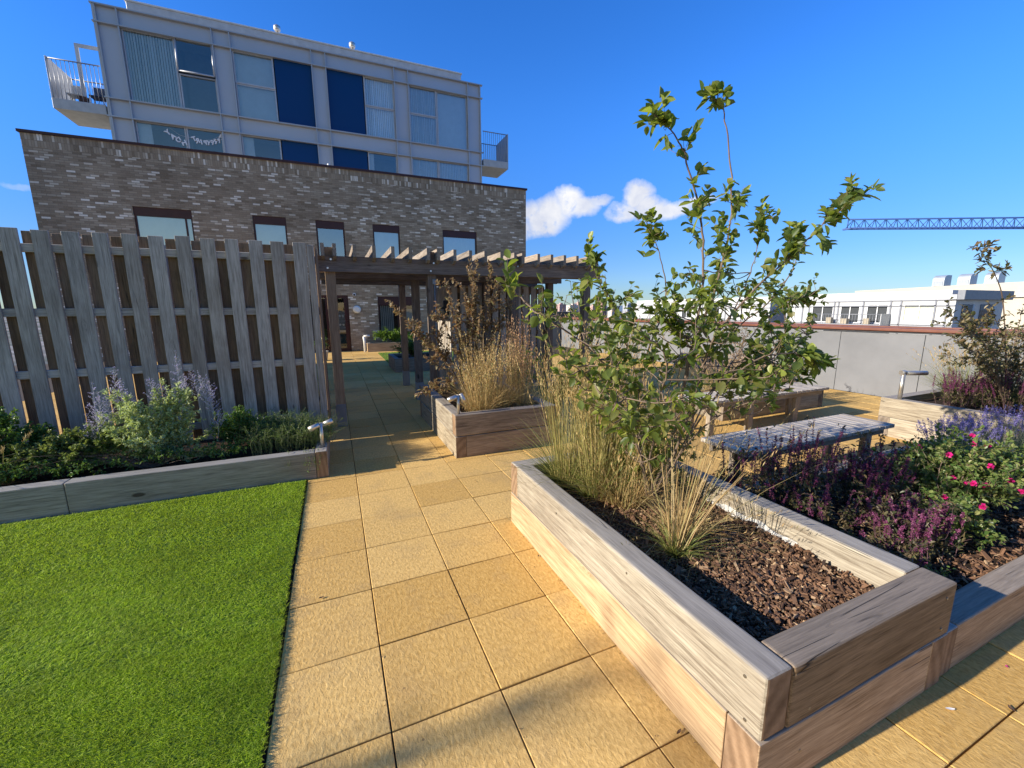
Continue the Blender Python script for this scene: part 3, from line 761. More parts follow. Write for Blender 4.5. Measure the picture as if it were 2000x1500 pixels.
mb = MB(); mb.quad((XL, BY-.003, 6.36), (XR, BY-.003, 6.36), (XR, BY-.003, 6.72), (XL, BY-.003, 6.72)); mb.build('soldier_course', BRS, bb)
mb = MB(); mb.box(XL-.05, XR+.05, BY-.05, BY+.33, 6.725, 6.80, .004); mb.box(XL-.05, XL+.3, BY+.332, BY+10, 6.725, 6.80); mb.box(XR-.3, XR+.05, BY+.332, BY+10, 6.725, 6.80)
mb.build('coping', DRED, bb)
for i, h in enumerate(holes[:5]):
    a, b, c, e = h; y = BY+.06
    w = MB(); w.box(a+.0, b-.0, y-.02, y+.06, e-.27, e-.002); w.box(a+.002, a+.055, y, y+.06, c, e-.272); w.box(b-.055, b-.002, y, y+.06, c, e-.272); w.box(a+.056, b-.056, y, y+.06, c, c+.06)
    if i == 0: w.box((a+b)/2+.55, (a+b)/2+.60, y, y+.06, c+.062, e-.274)
    wo = w.build('window', DRED, bb)
    p = MB(); p.quad((a+.05, y+.03, c+.05), (b-.05, y+.03, c+.05), (b-.05, y+.03, e-.27), (a+.05, y+.03, e-.27)); po = p.build('pane', GL_SKY, None); po.parent = wo; po.location = -wloc(wo)
    p = MB(); p.quad((a+.05, y+.07, c+.05), (b-.05, y+.07, c+.05), (b-.05, y+.07, e-.27), (a+.05, y+.07, e-.27)); po = p.build('blind', BLIND if i != 2 else DARKI, None); po.parent = wo; po.location = -wloc(wo)
# ground floor window with a dark red head panel
a, b, c, e = holes[6]; y = BY+.06
w = MB(); w.box(a, b, y-.02, y+.06, e-.36, e-.002); w.box(a+.002, a+.06, y, y+.06, c, e-.362); w.box(b-.06, b-.002, y, y+.06, c, e-.362); w.box(a+.062, b-.062, y, y+.06, c, c+.06); w.box(2.42, 2.46, y, y+.06, c+.062, e-.364)
wo = w.build('window', DRED, bb)
def sub(mb, name, mt, par):
    o = mb.build(name, mt, None); o.parent = par; o.location = -wloc(par); return o
sub(MB().quad((a+.05, y+.03, c+.05), (b-.05, y+.03, c+.05), (b-.05, y+.03, e-.36), (a+.05, y+.03, e-.36)), 'pane', GL_DK, wo)
mb = MB()
for k in range(7): mb.box(a+.10+k*.075, a+.155+k*.075, y+.12, y+.13, c+.1, e-.36)
mb.box(2.55, 3.05, y+.14, y+.15, c+.1, e-.5)
sub(mb, 'curtain', plain('curtain', (.42, .44, .42), .9), wo)
sub(MB().quad((a, y+.9, c), (b, y+.9, c), (b, y+.9, e), (a, y+.9, e)), 'room', DARKI, wo)
# glazed double door
a, b, c, e = holes[5]; y = BY+.06
w = MB(); w.box(a+.002, a+.07, y, y+.07, 0, e-.002); w.box(b-.07, b-.002, y, y+.07, 0, e-.002); w.box(a+.072, b-.072, y, y+.07, e-.10, e-.002)
w.box(-.26, -.12, y, y+.07, 0, e-.102); w.box(a+.072, -.262, y, y+.07, 0, .12); w.box(-.118, b-.072, y, y+.07, 0, .12)
w.box(b-.17, b-.0715, y-.02, y-.001, .0, e-.1)
do = w.build('door', DRED, bb)
sub(MB().quad((a, y+.03, 0), (b, y+.03, 0), (b, y+.03, e), (a, y+.03, e)), 'pane', GL_DK, do)
sub(MB().tube([(-.04, y-.01, .86), (-.04, y-.07, .86), (-.04, y-.07, 1.55), (-.04, y-.01, 1.55)], .017, 8), 'handle', STEEL, do)
mb = MB(); mb.box(.06, .13, y+.25, y+.27, 1.62, 2.0); mb.box(-.1, .45, y+.5, y+.55, .72, .80)
for k in range(3):
    for j in range(2): mb.tube([(.1+k*.12, y+.4, 1.02+j*.35), (.1+k*.12, y+.44, 1.02+j*.35)], .045, 12)
sub(mb, 'notices', plain('notice', (.62, .62, .6), .8), do)
sub(MB().quad((a, y+1.2, 0), (b, y+1.2, 0), (b, y+1.2, e), (a, y+1.2, e)), 'room', DARKI, do)
mb = MB(); mb.box(XR+.002, XR+.70, BY+.1, BY+1.2, 2.28, 2.52, .005); mb.box(XR+.002, XR+.64, BY+.12, BY+1.2, 2.523, 2.80)
for k in range(3): mb.box(XR+.30+k*.09, XR+.34+k*.09, BY+.105, BY+.118, 2.60, 2.75, mat=0)
mb.build('canopy', plain('dark_brown', (.03, .014, .012), .4), bb)
# things on the wall
mb = MB()
for k, (r, y0, y1) in enumerate([(.145, -.065, -.004)]):
    mb.tube([(.86, BY+y1, 1.62), (.86, BY-.03, 1.62), (.86, BY-.065, 1.62), (.86, BY-.08, 1.62)], [.15, .15, .13, .08], 28)
tag(mb.build('wall_lamp', plain('opal', (.82, .80, .74), .35, var=.02)), 'round opal wall lamp on the brick wall between door and window', 'wall lamp')
mb = MB(); mb.tube([(.80, BY-.003, 2.19), (.80, BY-.05, 2.19)], .065, 16); mb.cur = 1; mb.tube([(.80, BY-.0505, 2.185), (.80, BY-.075, 2.18)], .035, 12)
tag(mb.build('security_camera', [plain('white_plastic', (.7, .7, .7), .4), plain('black_dome', (.01, .01, .01), .1)]), 'small white dome camera with black eye above the round lamp', 'camera')

# ------------------------------------------------------------------ grey clad upper storeys
UY = 22.0
CLAD = plain('grey_cladding', (.46, .47, .48), .42, .35, .5, .06, .35, 30, .03)
CLADP = plain('grey_panel', (.50, .515, .54), .45, .3, .5, .05, .5, 30, .03)
FRM = plain('frame_grey', (.50, .51, .53), .4, .2)
BLUE = plain('blue_panel', (.0, .045, .16), .4, 0, .25, .02, .5, 20, .0)
BLINDC = plain('pale_blind', (.74, .84, .90), .85, var=.05)
ub = thing('clad_building', 'grey metal clad upper storeys with blue panels rising behind the brick wall', 'building', (.2, UY, 6.5))
UXL, UXR = -7.25, 7.66; ZB, Z1, Z2, Z3, ZTp = 6.4, 8.93, 9.57, 12.10, 12.72
bays = [(-6.59, -3.66), (-3.05, -.07), (.49, 3.41), (4.05, 6.98)]
splits = [(-4.95, 'PW', -4.85), (-1.53, 'WB', 0), (2.02, 'BW', 0), (5.45, 'WP', 0)]
uh = [(a, b, z0, z1) for (a, b) in bays for (z0, z1) in ((ZB+.3, Z1), (Z2, Z3))]
mb = MB(); wall_holes(mb, UY, UXL, UXR, 5.8, ZTp, uh, .10)
mb.quad((UXL, UY, 5.8), (UXL, UY, ZTp), (UXL, UY+8, ZTp), (UXL, UY+8, 5.8)); mb.quad((UXR, UY, 5.8), (UXR, UY+8, 5.8), (UXR, UY+8, ZTp), (UXR, UY, ZTp))
mb.quad((UXL, UY+8, 5.8), (UXR, UY+8, 5.8), (UXR, UY+8, ZTp), (UXL, UY+8, ZTp)); mb.quad((UXL, UY, ZTp-.02), (UXR, UY, ZTp-.02), (UXR, UY+8, ZTp-.02), (UXL, UY+8, ZTp-.02))
mb.build('cladding', CLADP, ub)
zr = [Z1, Z2, Z3, ZTp-.03]
xsf = [UXL+.03]+[q for b_ in bays for q in b_]+[UXR-.03]
for z in zr:
    mb = MB(); mb.box(UXL-.09, UXR+.09, UY-.13, UY-.002, z-.022, z+.022); mb.build('rail_fin', CLAD, ub)
for x in xsf:
    for za, zb_ in ((5.9, Z1-.024), (Z1+.024, Z2-.024), (Z2+.024, Z3-.024), (Z3+.024, ZTp-.054)):
        mb = MB(); mb.box(x-.022, x+.022, UY-.11, UY-.002, za, zb_); mb.build('vertical_fin', CLAD, ub)
mb = MB(); mb.box(UXL-.05, UXL+.0, UY-.10, UY+.25, 5.9, ZTp-.06); mb.build('corner_fin', plain('corner_metal', (.50, .48, .44), .4, .3), ub)
mb = MB(); mb.box(UXL+.75, UXR-.75, UY+.75, UY+7.2, ZTp, 13.42, .01); mb.build('roof_upstand', plain('roof_metal', (.50, .50, .49), .5, .2), ub)
mb = MB(); mb.box(UXL+.70, UXR-.70, UY+.70, UY+7.3, 13.425, 13.47, .005); mb.build('roof_edge', plain('roof_trim', (.62, .62, .60), .5), ub)
ROOM = plain('lit_room', (.10, .12, .14), .9)
def casement(a, b, z0, z1, par, split=None, opened=False, blindm=BLINDC, vert=False):
    w = MB(); y = UY+.03; t = .05
    def fr(a, b, z0, z1, y=y):
        w.box(a, a+t, y, y+.05, z0, z1); w.box(b-t, b, y, y+.05, z0, z1); w.box(a+t+.001, b-t-.001, y, y+.05, z0, z0+t); w.box(a+t+.001, b-t-.001, y, y+.05, z1-t, z1)
    if split:
        fr(a, b, z0, split-.001)
        if opened:
            o = .13
            P0 = [(a+.02, UY-.02, z1), (b-.02, UY-.02, z1), (a+.02, UY-.02-o, split+.02), (b-.02, UY-.02-o, split+.02)]
            for (p, q) in ((0, 1), (2, 3), (0, 2), (1, 3)): w.tube([P0[p], P0[q]], .035, 4)
        else: fr(a, b, split+.001, z1, y-.03)
    else: fr(a, b, z0, z1)
    wo = w.build('window', FRM, par)
    if split and opened:
        sub(MB().quad(P0[2], P0[3], P0[1], P0[0]), 'sash_pane', GL_UP, wo)
        sub(MB().quad((a, UY+.045, z0), (b, UY+.045, z0), (b, UY+.045, split), (a, UY+.045, split)), 'pane', GL_UP, wo)
    else: sub(MB().quad((a, UY+.045, z0), (b, UY+.045, z0), (b, UY+.045, z1), (a, UY+.045, z1)), 'pane', GL_UP, wo)
    if vert:
        m_ = MB(); n = int((b-a)/.085)
        for k in range(n):
            r_ = random.uniform(-.02, .02); x = a+.03+k*(b-a-.06)/n
            m_.quad((x, UY+.16+r_, z0), (x+.07, UY+.14-r_, z0), (x+.07, UY+.14-r_, z1), (x, UY+.16+r_, z1))
        sub(m_, 'blind', blindm, wo)
    elif blindm: sub(MB().quad((a, UY+.15, z0), (b, UY+.15, z0), (b, UY+.15, z1), (a, UY+.15, z1)), 'blind', blindm, wo)
    sub(MB().quad((a-.05, UY+1.1, z0-.1), (b+.05, UY+1.1, z0-.1), (b+.05, UY+1.1, z1+.1), (a-.05, UY+1.1, z1+.1)), 'room', ROOM, wo)
    return wo
for zi, (z0, z1) in enumerate(((ZB+.3, Z1), (Z2, Z3))):
    sp = z0+.50*(z1-z0)+.05; up = zi == 1
    # bay 1
    casement(-6.56, -4.95, z0, z1, ub, None, False, BLINDC if up else None, vert=up)
    casement(-4.93, -3.69, z0, z1, ub, sp, up, None)
    # bay 2
    casement(-3.02, -1.56, z0, z1, ub, sp, False, BLINDC if up else None)
    # bay 3
    casement(2.05, 3.38, z0, z1, ub, sp, False, BLINDC if up else None, vert=up)
    # bay 4
    casement(4.08, 5.40, z0, z1, ub, sp, False, BLINDC, vert=True)
    casement(5.42, 6.95, z0, z1, ub, None, False, BLINDC, vert=not up)
    for (a, b) in ((-1.52, -.10), (.52, 2.01)):
        m_ = MB(); m_.box(a, b, UY+.02, UY+.06, z0, z1, .004); m_.build('blue_panel', BLUE, ub)
    for (a, b) in ((-6.56, -6.1), (-2.98, -2.6), (2.08, 2.32)):
        if not up: m_ = MB(); m_.quad((a, UY+.16, z0), (b, UY+.16, z0), (b, UY+.16, z1), (a, UY+.16, z1)); m_.build('curtain', BLINDC, ub)
# balconies at the two ends
def balcony(xa, xb, y0, y1, zf, label, sign):
    m_ = MB(); m_.box(min(xa, xb), max(xa, xb), y0, y1, zf-.30, zf+.05, .01); b_ = m_.build('balcony', plain('balcony_metal', (.52, .50, .46), .5, .2), ub, label)
    m_ = MB(); xo = xb; lo, hi = sorted((xb, xb-sign*.045))
    m_.box(lo, hi, y0+.01, y1-.01, zf+.052, zf+1.42, .003); sub(m_, 'side_panel', CLAD, b_)
    for yy_ in (y0+.04, y1-.04):
        m_ = MB(); m_.tube([(xa, yy_, zf+1.38), (xb-sign*.05, yy_, zf+1.38)], .022, 6)
        for k in range(13):
            x = xa+(xb-xa)*(k+.5)/13; m_.tube([(x, yy_, zf+.05), (x, yy_, zf+1.37)], .010, 4)
        sub(m_, 'railing', plain('rail_metal', (.30, .31, .34), .45, .3), b_)
    return b_
bl = balcony(UXL-.11, -8.88, 21.95, 23.6, 9.25, 'cantilevered balcony at the left end', -1)
br_ = balcony(UXR+.11, 9.17, 21.95, 23.6, 9.25, 'cantilevered balcony at the right end', 1)
mb = MB()      # open balcony door, hinged outwards at the left end
t = .11; x0, x1 = -8.28, -7.37; zf = 9.31; yd = 22.75
mb.box(x0, x0+t, yd, yd+.05, zf, zf+2.30); mb.box(x1-t, x1, yd, yd+.05, zf, zf+2.30); mb.box(x0+t+.001, x1-t-.001, yd, yd+.05, zf+2.18, zf+2.30); mb.box(x0+t+.001, x1-t-.001, yd, yd+.05, zf, zf+.12)
bd = mb.build('balcony_door', FRM, ub, 'glazed door standing open over the left balcony')
sub(MB().quad((x0+t, yd+.025, zf+.12), (x1-t, yd+.025, zf+.12), (x1-t, yd+.025, zf+2.18), (x0+t, yd+.025, zf+2.18)), 'pane', glassmat('clear_glass', (.9, .95, 1), .02, 1.), bd)
# furniture on the left balcony
def chair(x, y, z, col, label, rot=0):
    r = thing('garden_chair', label, 'chair', (x, y, z), 'things on the left balcony')
    mt = plain(col[0], col[1], .7)
    m_ = MB(); m_.box(x-.22, x+.22, y-.22, y+.22, z+.40, z+.44, .01); m_.build('seat', mt, r)
    m_ = MB(); m_.hexa([(x-.22, y+.20, z+.44), (x+.22, y+.20, z+.44), (x+.22, y+.24, z+.44), (x-.22, y+.24, z+.44), (x-.22, y+.32, z+.92), (x+.22, y+.32, z+.92), (x+.22, y+.35, z+.92), (x-.22, y+.35, z+.92)], .01); m_.build('backrest', mt, r)
    for sx in (-1, 1):
        for sy in (-1, 1):
            m_ = MB(); m_.tube([(x+sx*.2, y+sy*.2, z+.40), (x+sx*.22, y+sy*.23, z)], .018, 6); m_.build('leg', plain('white_frame', (.75, .73, .68), .5), r)
    return r
chair(-8.45, 22.7, 9.302, ('white_canvas', (.72, .68, .60)), 'white folding chair at the outer end of the left balcony')
chair(-7.75, 22.6, 9.302, ('navy_cloth', (.03, .04, .09)), 'dark navy chair by the open door on the left balcony')
mb = MB(); mb.tube([(-8.15, 22.45, 9.302), (-8.15, 22.45, 9.36)], .10, 10); mb.tube([(-8.15, 22.45, 9.36), (-8.15, 22.45, 9.62)], [.13, .17], 12); 
tag(mb.build('plant_pot', plain('brown_pot', (.10, .045, .025), .7)), 'brown pot on the left balcony floor', 'pot')
# roof vents
for x in (-1.35, 1.75):
    r = thing('roof_cowl', 'small silver roof cowl, %s one on the clad building roof' % ('left' if x < 0 else 'right'), 'roof cowl', (x, 23.1, 13.47), 'roof cowls')
    m_ = MB(); m_.tube([(x, 23.1, 13.47), (x, 23.1, 13.72)], .05, 10); m_.build('stem', STEEL, r)
    m_ = MB(); m_.tube([(x, 23.1, 13.70), (x, 23.1, 13.76), (x, 23.1, 13.90), (x, 23.1, 13.96)], [.09, .14, .14, .06], 14); m_.build('hood', STEEL, r)
mb = MB(); mb.tube([(.25, 18.6, 6.5), (.25, 18.6, 7.15)], .045, 8)
tag(mb.build('vent_pipe', plain('white_pipe', (.8, .8, .78), .5)), 'short white pipe sticking up behind the brick parapet', 'vent pipe')
# birthday banner, read backwards from outside
def letters(text, pts, size, mt, par):
    cu = bpy.data.curves.new('letters', 'FONT'); cu.size = size; cu.extrude = .004; cu.align_x = 'CENTER'; cu.offset = .012
    bm = bmesh.new()
    for ch, (x, z, a) in zip(text, pts):
        cu.body = ch; ob = bpy.data.objects.new('t', cu); COL.objects.link(ob)
        dg = bpy.context.evaluated_depsgraph_get(); dg.update()
        me = bpy.data.meshes.new_from_object(ob.evaluated_get(dg)); bpy.data.objects.remove(ob)
        mat = Matrix.Translation((x, UY+.01, z)) @ Matrix.Rotation(-a, 4, 'Y') @ Matrix.Scale(-1, 4, (1, 0, 0)) @ Matrix.Rotation(math.pi/2, 4, 'X')
        me.transform(mat); bm.from_mesh(me); bpy.data.meshes.remove(me)
    bpy.data.curves.remove(cu)
    bmesh.ops.translate(bm, verts=bm.verts, vec=-wloc(par))
    me = bpy.data.meshes.new('lettering'); bm.to_mesh(me); bm.free(); me.materials.append(mt)
    o = bpy.data.objects.new('lettering', me); COL.objects.link(o); o.parent = par
ban = thing('birthday_banner', 'white letter banner hung inside the lower left windows of the clad building', 'banner', (-4.4, UY, 8.7))
LET = plain('letter_card', (.80, .80, .82), .7)
p1 = []; p2 = []
for k in range(12):      # HAPPY BIRTH, from the right going left
    t = k/10.; x = -3.78-1.12*t; z = 8.64-.30*math.sin(math.pi*min(1, t))**.8; p1.append((x, z, -.9*math.cos(math.pi*t)*.55))
letters('HAPPYBIRT', p1[:9], .23, LET, ban)
p2 = [(-5.03, 8.24, .35), (-5.19, 8.33, .5), (-5.35, 8.44, .6), (-5.50, 8.57, .7)]
letters('HDAY', p2, .25, LET, ban)
mb = MB(); mb.tube([(-3.72, UY+.022, 8.80), (-4.1, UY+.022, 8.56), (-4.4, UY+.022, 8.50), (-4.7, UY+.022, 8.56), (-4.93, UY+.022, 8.55), (-5.2, UY+.022, 8.6), (-5.5, UY+.022, 8.84)], .004, 4); mb.build('string', LET, ban)

# ------------------------------------------------------------------ far buildings, crane, city
WHITE = plain('white_cladding', (.47, .475, .48), .5, .0, .5, .03, .3, 10, .02)
LINE = plain('joint_line', (.22, .23, .26), .6)
NX = 50.0
def strip(name, label, y0, y1, zt, par_depth, wins, panels, group='white buildings beyond the wall'):
    r = thing(name, label, 'building', (NX, (y0+y1)/2, 0), group)
    m_ = MB()
    hs = [(a, b, c, e) for (a, b, c, e, k) in wins]
    # wall on x = NX with openings
    ysx = sorted(set([y0, y1]+[h[0] for h in hs]+[h[1] for h in hs])); zsx = sorted(set([-9., zt]+[h[2] for h in hs]+[h[3] for h in hs]))
    for a, b in zip(ysx, ysx[1:]):
        for c, e in zip(zsx, zsx[1:]):
            if any(h[0] <= a and b <= h[1] and h[2] <= c and e <= h[3] for h in hs): continue
            m_.quad((NX, a, c), (NX, b, c), (NX, b, e), (NX, a, e))
    m_.quad((NX, y0, -9), (NX+par_depth, y0, -9), (NX+par_depth, y0, zt), (NX, y0, zt)); m_.quad((NX, y1, -9), (NX+par_depth, y1, -9), (NX+par_depth, y1, zt), (NX, y1, zt))
    m_.quad((NX, y0, zt), (NX+par_depth, y0, zt), (NX+par_depth, y1, zt), (NX, y1, zt))
    m_.quad((NX+par_depth, y0, -9), (NX+par_depth, y1, -9), (NX+par_depth, y1, zt), (NX+par_depth, y0, zt))
    m_.build('wall', WHITE, r)
    for (a, b, c, e, k) in wins:
        w = MB(); t = .07
        w.box(NX+.02, NX+.10, a, a+t, c, e); w.box(NX+.02, NX+.10, b-t, b, c, e); w.box(NX+.02, NX+.10, a+t, b-t, c, c+t); w.box(NX+.02, NX+.10, a+t, b-t, e-t, e); w.box(NX+.02, NX+.10, (a+b)/2-t/2, (a+b)/2+t/2, c+t, e-t)
        wo = w.build('window', plain('white_frame2', (.8, .8, .8), .5), r)
        bm_ = {'b': plain('cream_blind', (.72, .70, .52), .8), 'd': plain('dim_room', (.05, .055, .06), .9), 'w': WHITE}[k]
        sub(MB().quad((NX+.15, a, c), (NX+.15, b, c), (NX+.15, b, e), (NX+.15, a, e)), 'blind' if k == 'b' else 'room', bm_, wo)
    m_ = MB()
    for y in panels: m_.box(NX-.10, NX-.002, y-.06, y+.06, -1.0, zt-.45)
    for z in (zt-.45, zt-.95, -.05): m_.box(NX-.10, NX-.002, y0, y1, z-.04, z+.04)
    m_.build('fin', LINE, r)
    m_ = MB(); m_.box(NX+.7, NX+par_depth-.6, y0+.6, y1-.6, zt, zt+.42); m_.build('roof', plain('white_roof', (.58, .58, .56), .6), r)
    return r
nb = strip('white_building', 'long white clad building with balcony and dark windows beyond the parapet wall', 18.7, 33.5, 2.65, 9, [
    (19.9, 22.4, .15, 2.0, 'b'), (23.8, 26.0, .15, 2.0, 'd'), (26.7, 29.0, .15, 2.0, 'd'), (29.6, 31.6, .15, 2.0, 'd')] if 0 else
    [(20.0, 22.3, .05, 1.85, 'b'), (23.5, 25.3, .0, 1.85, 'd'), (25.9, 27.7, .0, 1.85, 'd'), (28.4, 30.6, .0, 1.85, 'd'), (32.0, 33.2, .0, 1.85, 'w')], [19.2, 20.0, 22.5, 23.3, 25.6, 27.9, 28.3, 30.9, 31.6, 33.3])
m_ = MB(); m_.box(NX-1.6, NX-.12, 23.2, 29.2, -.30, -.10); m_.box(NX-1.6, NX-.12, 23.2, 23.26, -.098, .95); bb_ = m_.build('balcony', WHITE, nb)
m_ = MB(); m_.tube([(NX-1.55, 23.3, .9), (NX-1.55, 29.2, .9)], .03, 5)
for k in range(24): m_.tube([(NX-1.55, 23.4+k*.25, -.1), (NX-1.55, 23.4+k*.25, .9)], .012, 4)
sub(m_, 'railing', plain('rail_metal', (.3, .3, .3)), bb_)
m_ = MB(); m_.box(NX-1.0, NX-.6, 24.5, 25.0, -.095, .5, .03); m_.box(NX-1.1, NX-.6, 26.4, 27.0, -.095, .45, .03); m_.box(NX-.9, NX-.5, 28.0, 28.5, -.095, .55, .03)
sub(m_, 'furniture', plain('balcony_things', (.35, .3, .22), .8), bb_)
m_ = MB(); m_.box(NX+.0, NX+9.2, 18.2, 18.69, 2.20, 3.02, .02); m_.build('dark_parapet', plain('slate_grey', (.20, .21, .235), .5), nb)
m_ = MB(); m_.box(NX+1.2, NX+3.4, 18.66, 18.69, -.2, 1.8); m_.box(NX+4.5, NX+7.5, 18.66, 18.69, -.2, 1.8); m_.build('window', glassmat('dark_glass', (.8, .85, .9), .1), nb)
nb2 = strip('white_building', 'second white clad building seen further left behind the shrub', 35.6, 62, 2.55, 9, [(37, 39, .1, 1.8, 'w'), (43, 45, .1, 1.8, 'd'), (48, 50, .1, 1.8, 'd'), (54, 56, .1, 1.8, 'd')], [36.4, 39.5, 42, 46, 51, 57])
# big pale building behind with three roof cowls
r = thing('pale_roof_building', 'big cream roofed building behind the white ones with three silver cowls', 'building', (92, 30, 0))
m_ = MB(); m_.hexa([(90, 14, -9), (120, 14, -9), (120, 47.8, -9), (90, 47.8, -9), (90, 14, 5.3), (120, 14, 5.3), (120, 47.8, 4.6), (90, 47.8, 4.6)]); m_.build('wall', plain('cream_wall', (.50, .45, .36), .7, var=.06, vscale=.6), r)
m_ = MB(); m_.box(89.6, 89.99, 14, 47.8, 2.9, 3.15); m_.build('roof', plain('cream_line', (.55, .5, .42)), r)
m_ = MB(); m_.box(88, 89.9, 20, 25, -2, 3.4); m_.build('annex', plain('slate_grey', (.20, .21, .235), .5), r)
for i, y in enumerate((36.6, 33.6, 30.6)):
    r = thing('roof_cowl', 'silver round topped roof cowl, %s of the three on the cream roof' % ('leftmost', 'middle', 'rightmost')[i], 'roof cowl', (91.5, y, 5), 'cowls on the cream roof')
    m_ = MB(); m_.prism([(91, 4.6), (91, 5.9)]+[(92.1-1.1*math.cos(a), 5.9+.75*math.sin(a)) for a in np.linspace(.15, math.pi/2, 6)]+[(93.2, 6.65), (93.2, 4.6)], 'y', y-.72, y+.72)
    m_.build('hood', plain('cowl_metal', (.42, .46, .50), .45, .4), r)
    m_ = MB(); m_.box(90.9, 90.99, y-.6, y+.6, 4.9, 5.7); m_.build('louvre', plain('cowl_dark', (.30, .33, .37), .5, .3), r)

# tower crane: a blue lattice jib running past the right edge, its mast beyond the frame
cr = thing('tower_crane', 'blue lattice crane jib reaching in from the right over the rooftops', 'crane', (230, 15, 0))
CBL = plain('crane_blue', (.035, .085, .27), .5)
A = Vector((115.8, 65.0, 20.3)); B = Vector((230, 16.5, 20.2)); d = (B-A).normalized(); sd_ = Vector((-d.y, d.x, 0))
L_ = (B-A).length; n = 48; mb = MB(); hh = 2.1; ww = .75
bl_ = [A+sd_*ww, B+sd_*ww*1.6]; br2 = [A-sd_*ww, B-sd_*ww*1.6]; tp = [A+Vector((0, 0, hh)), B+Vector((0, 0, hh*1.35))]
mb.tube(bl_, .17, 5); mb.tube(br2, .17, 5); mb.tube(tp, .19, 5)
lp_ = lambda s, t: s[0]+(s[1]-s[0])*t
for k in range(n):
    t0, t1, t2 = k/n, (k+.5)/n, (k+1)/n
    for s in (bl_, br2):
        mb.tube([lp_(s, t0), lp_(tp, t1)], .085, 4, False); mb.tube([lp_(tp, t1), lp_(s, t2)], .085, 4, False)
    mb.tube([lp_(bl_, t0), lp_(br2, t0)], .06, 4, False); mb.tube([lp_(bl_, t0), lp_(br2, t2)], .06, 4, False)
mb.tube([A+Vector((0, 0, 0)), A+Vector((0, 0, hh))], .12, 4); mb.box(A.x-.3, A.x+.3, A.y-.9, A.y+.9, A.z-.25, A.z+.1)
mb.build('jib', CBL, cr)
mb = MB(); s = 1.1
cs = [(B.x-s, B.y-s), (B.x+s, B.y-s), (B.x+s, B.y+s), (B.x-s, B.y+s)]
for (x, y) in cs: mb.tube([(x, y, -18), (x, y, 30)], .16, 5)
for k in range(20):
    z0 = -18+k*2.4
    for j in range(4): mb.tube([(*cs[j], z0), (*cs[(j+1) % 4], z0+2.4)], .08, 4, False)
mb.build('mast', CBL, cr)
mb = MB(); mb.tube([B+Vector((0, 0, 9.8)), lp_(tp, .45)], .06, 4); mb.build('tie_rod', CBL, cr)

# land far below and the city on the horizon
def landmat():
    mt, g = newmat('far_land'); co = g.n('ShaderNodeTexCoord').outputs['Object']
    a = g.noise(co, .012, 6, .65); b = g.n('ShaderNodeTexVoronoi', {'Vector': co, 'Scale': .035}).outputs['Color']
    v = g.n('ShaderNodeSeparateColor', {0: b}).outputs[0]
    col = g.mix(g.mapr(a, .42, .55), (.04, .06, .03), g.ramp(v, [(0, (.10, .10, .09)), (.5, (.22, .19, .16)), (1, (.33, .30, .28))]))
    fin(g, bsdf(g, col, .9)); return mt
mb = MB(); mb.quad((-7000, -7000, -19), (7000, -7000, -19), (7000, 7000, -19), (-7000, 7000, -19)); struct(mb.build('far_ground', landmat()))
# low hills closing the horizon
V = []; Fc = []; nseg = 160
for i in range(nseg+1):
    a = rad(-75+190*i/nseg); R0 = 3600
    hgt = 28+14*math.sin(a*3.1+1)+9*math.sin(a*9.7)+4*math.sin(a*31)
    for (R_, z) in ((R0, -19), (R0+500, hgt*.75), (R0+1100, hgt), (R0+1900, -19)): V.append((R_*math.sin(a), R_*math.cos(a), z))
for i in range(nseg):
    for k in range(3): q = i*4+k; Fc.append((q, q+4, q+5, q+1))
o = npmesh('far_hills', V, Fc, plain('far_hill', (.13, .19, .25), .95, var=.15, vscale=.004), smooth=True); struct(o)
def citymat(name, col):
    if name in MATS: return MATS[name]
    mt, g = newmat(name); s = g.n('ShaderNodeSeparateXYZ', {0: g.n('ShaderNodeTexCoord').outputs['Object']}).outputs
    wv = g.n('ShaderNodeCombineXYZ', {0: g.math('ADD', s[0], s[1]), 1: s[2], 2: 0.}).outputs[0]
    b = g.n('ShaderNodeTexBrick', {'Vector': wv, 'Color1': c4(tuple(x*.35 for x in col)), 'Color2': c4(tuple(x*.5 for x in col)), 'Mortar': c4(col), 'Scale': 1., 'Mortar Size': 1.1, 'Brick Width': 4.5, 'Row Height': 3.3}, offset=0.)
    fin(g, bsdf(g, b.outputs[0], .8)); MATS[name] = mt; return mt
cols = {'pink': (.50, .33, .30), 'pale': (.55, .50, .46), 'brown': (.28, .17, .14), 'grey': (.36, .38, .42)}
city = [  # photo x, width px, base and top photo y, colour, distance, label
    (1095, 15, 612, 600, 'pink', 900, 'small pinkish block on the skyline left of the pergola post'),
    (1120, 26, 612, 602, 'pale', 850, 'wide pale block on the skyline under the pergola beam'),
    (1128, 8, 606, 597, 'pink', 1000, 'narrow pink tower above the wide pale block on the skyline'),
    (1141, 12, 612, 602, 'grey', 950, 'grey block just left of the right pergola post on the skyline'),
    (1158, 14, 612, 603, 'pink', 900, 'pink block just right of the right pergola post on the skyline'),
    (1174, 10, 612, 597, 'brown', 800, 'dark brown tower on the skyline right of the pergola'),
    (1196, 16, 612, 603, 'pale', 1000, 'pale low block on the skyline behind the tree leaves'),
    (1226, 18, 612, 601, 'grey', 950, 'grey slab block on the skyline behind the tree leaves'),
    (1262, 14, 612, 599, 'pink', 900, 'pinkish tower on the skyline deep behind the tree crown'),
    (1300, 24, 612, 604, 'pale', 1000, 'long pale block on the skyline left of the white building'),
    (1040, 10, 610, 603, 'grey', 1000, 'tiny grey block on the skyline beside the brick building')]
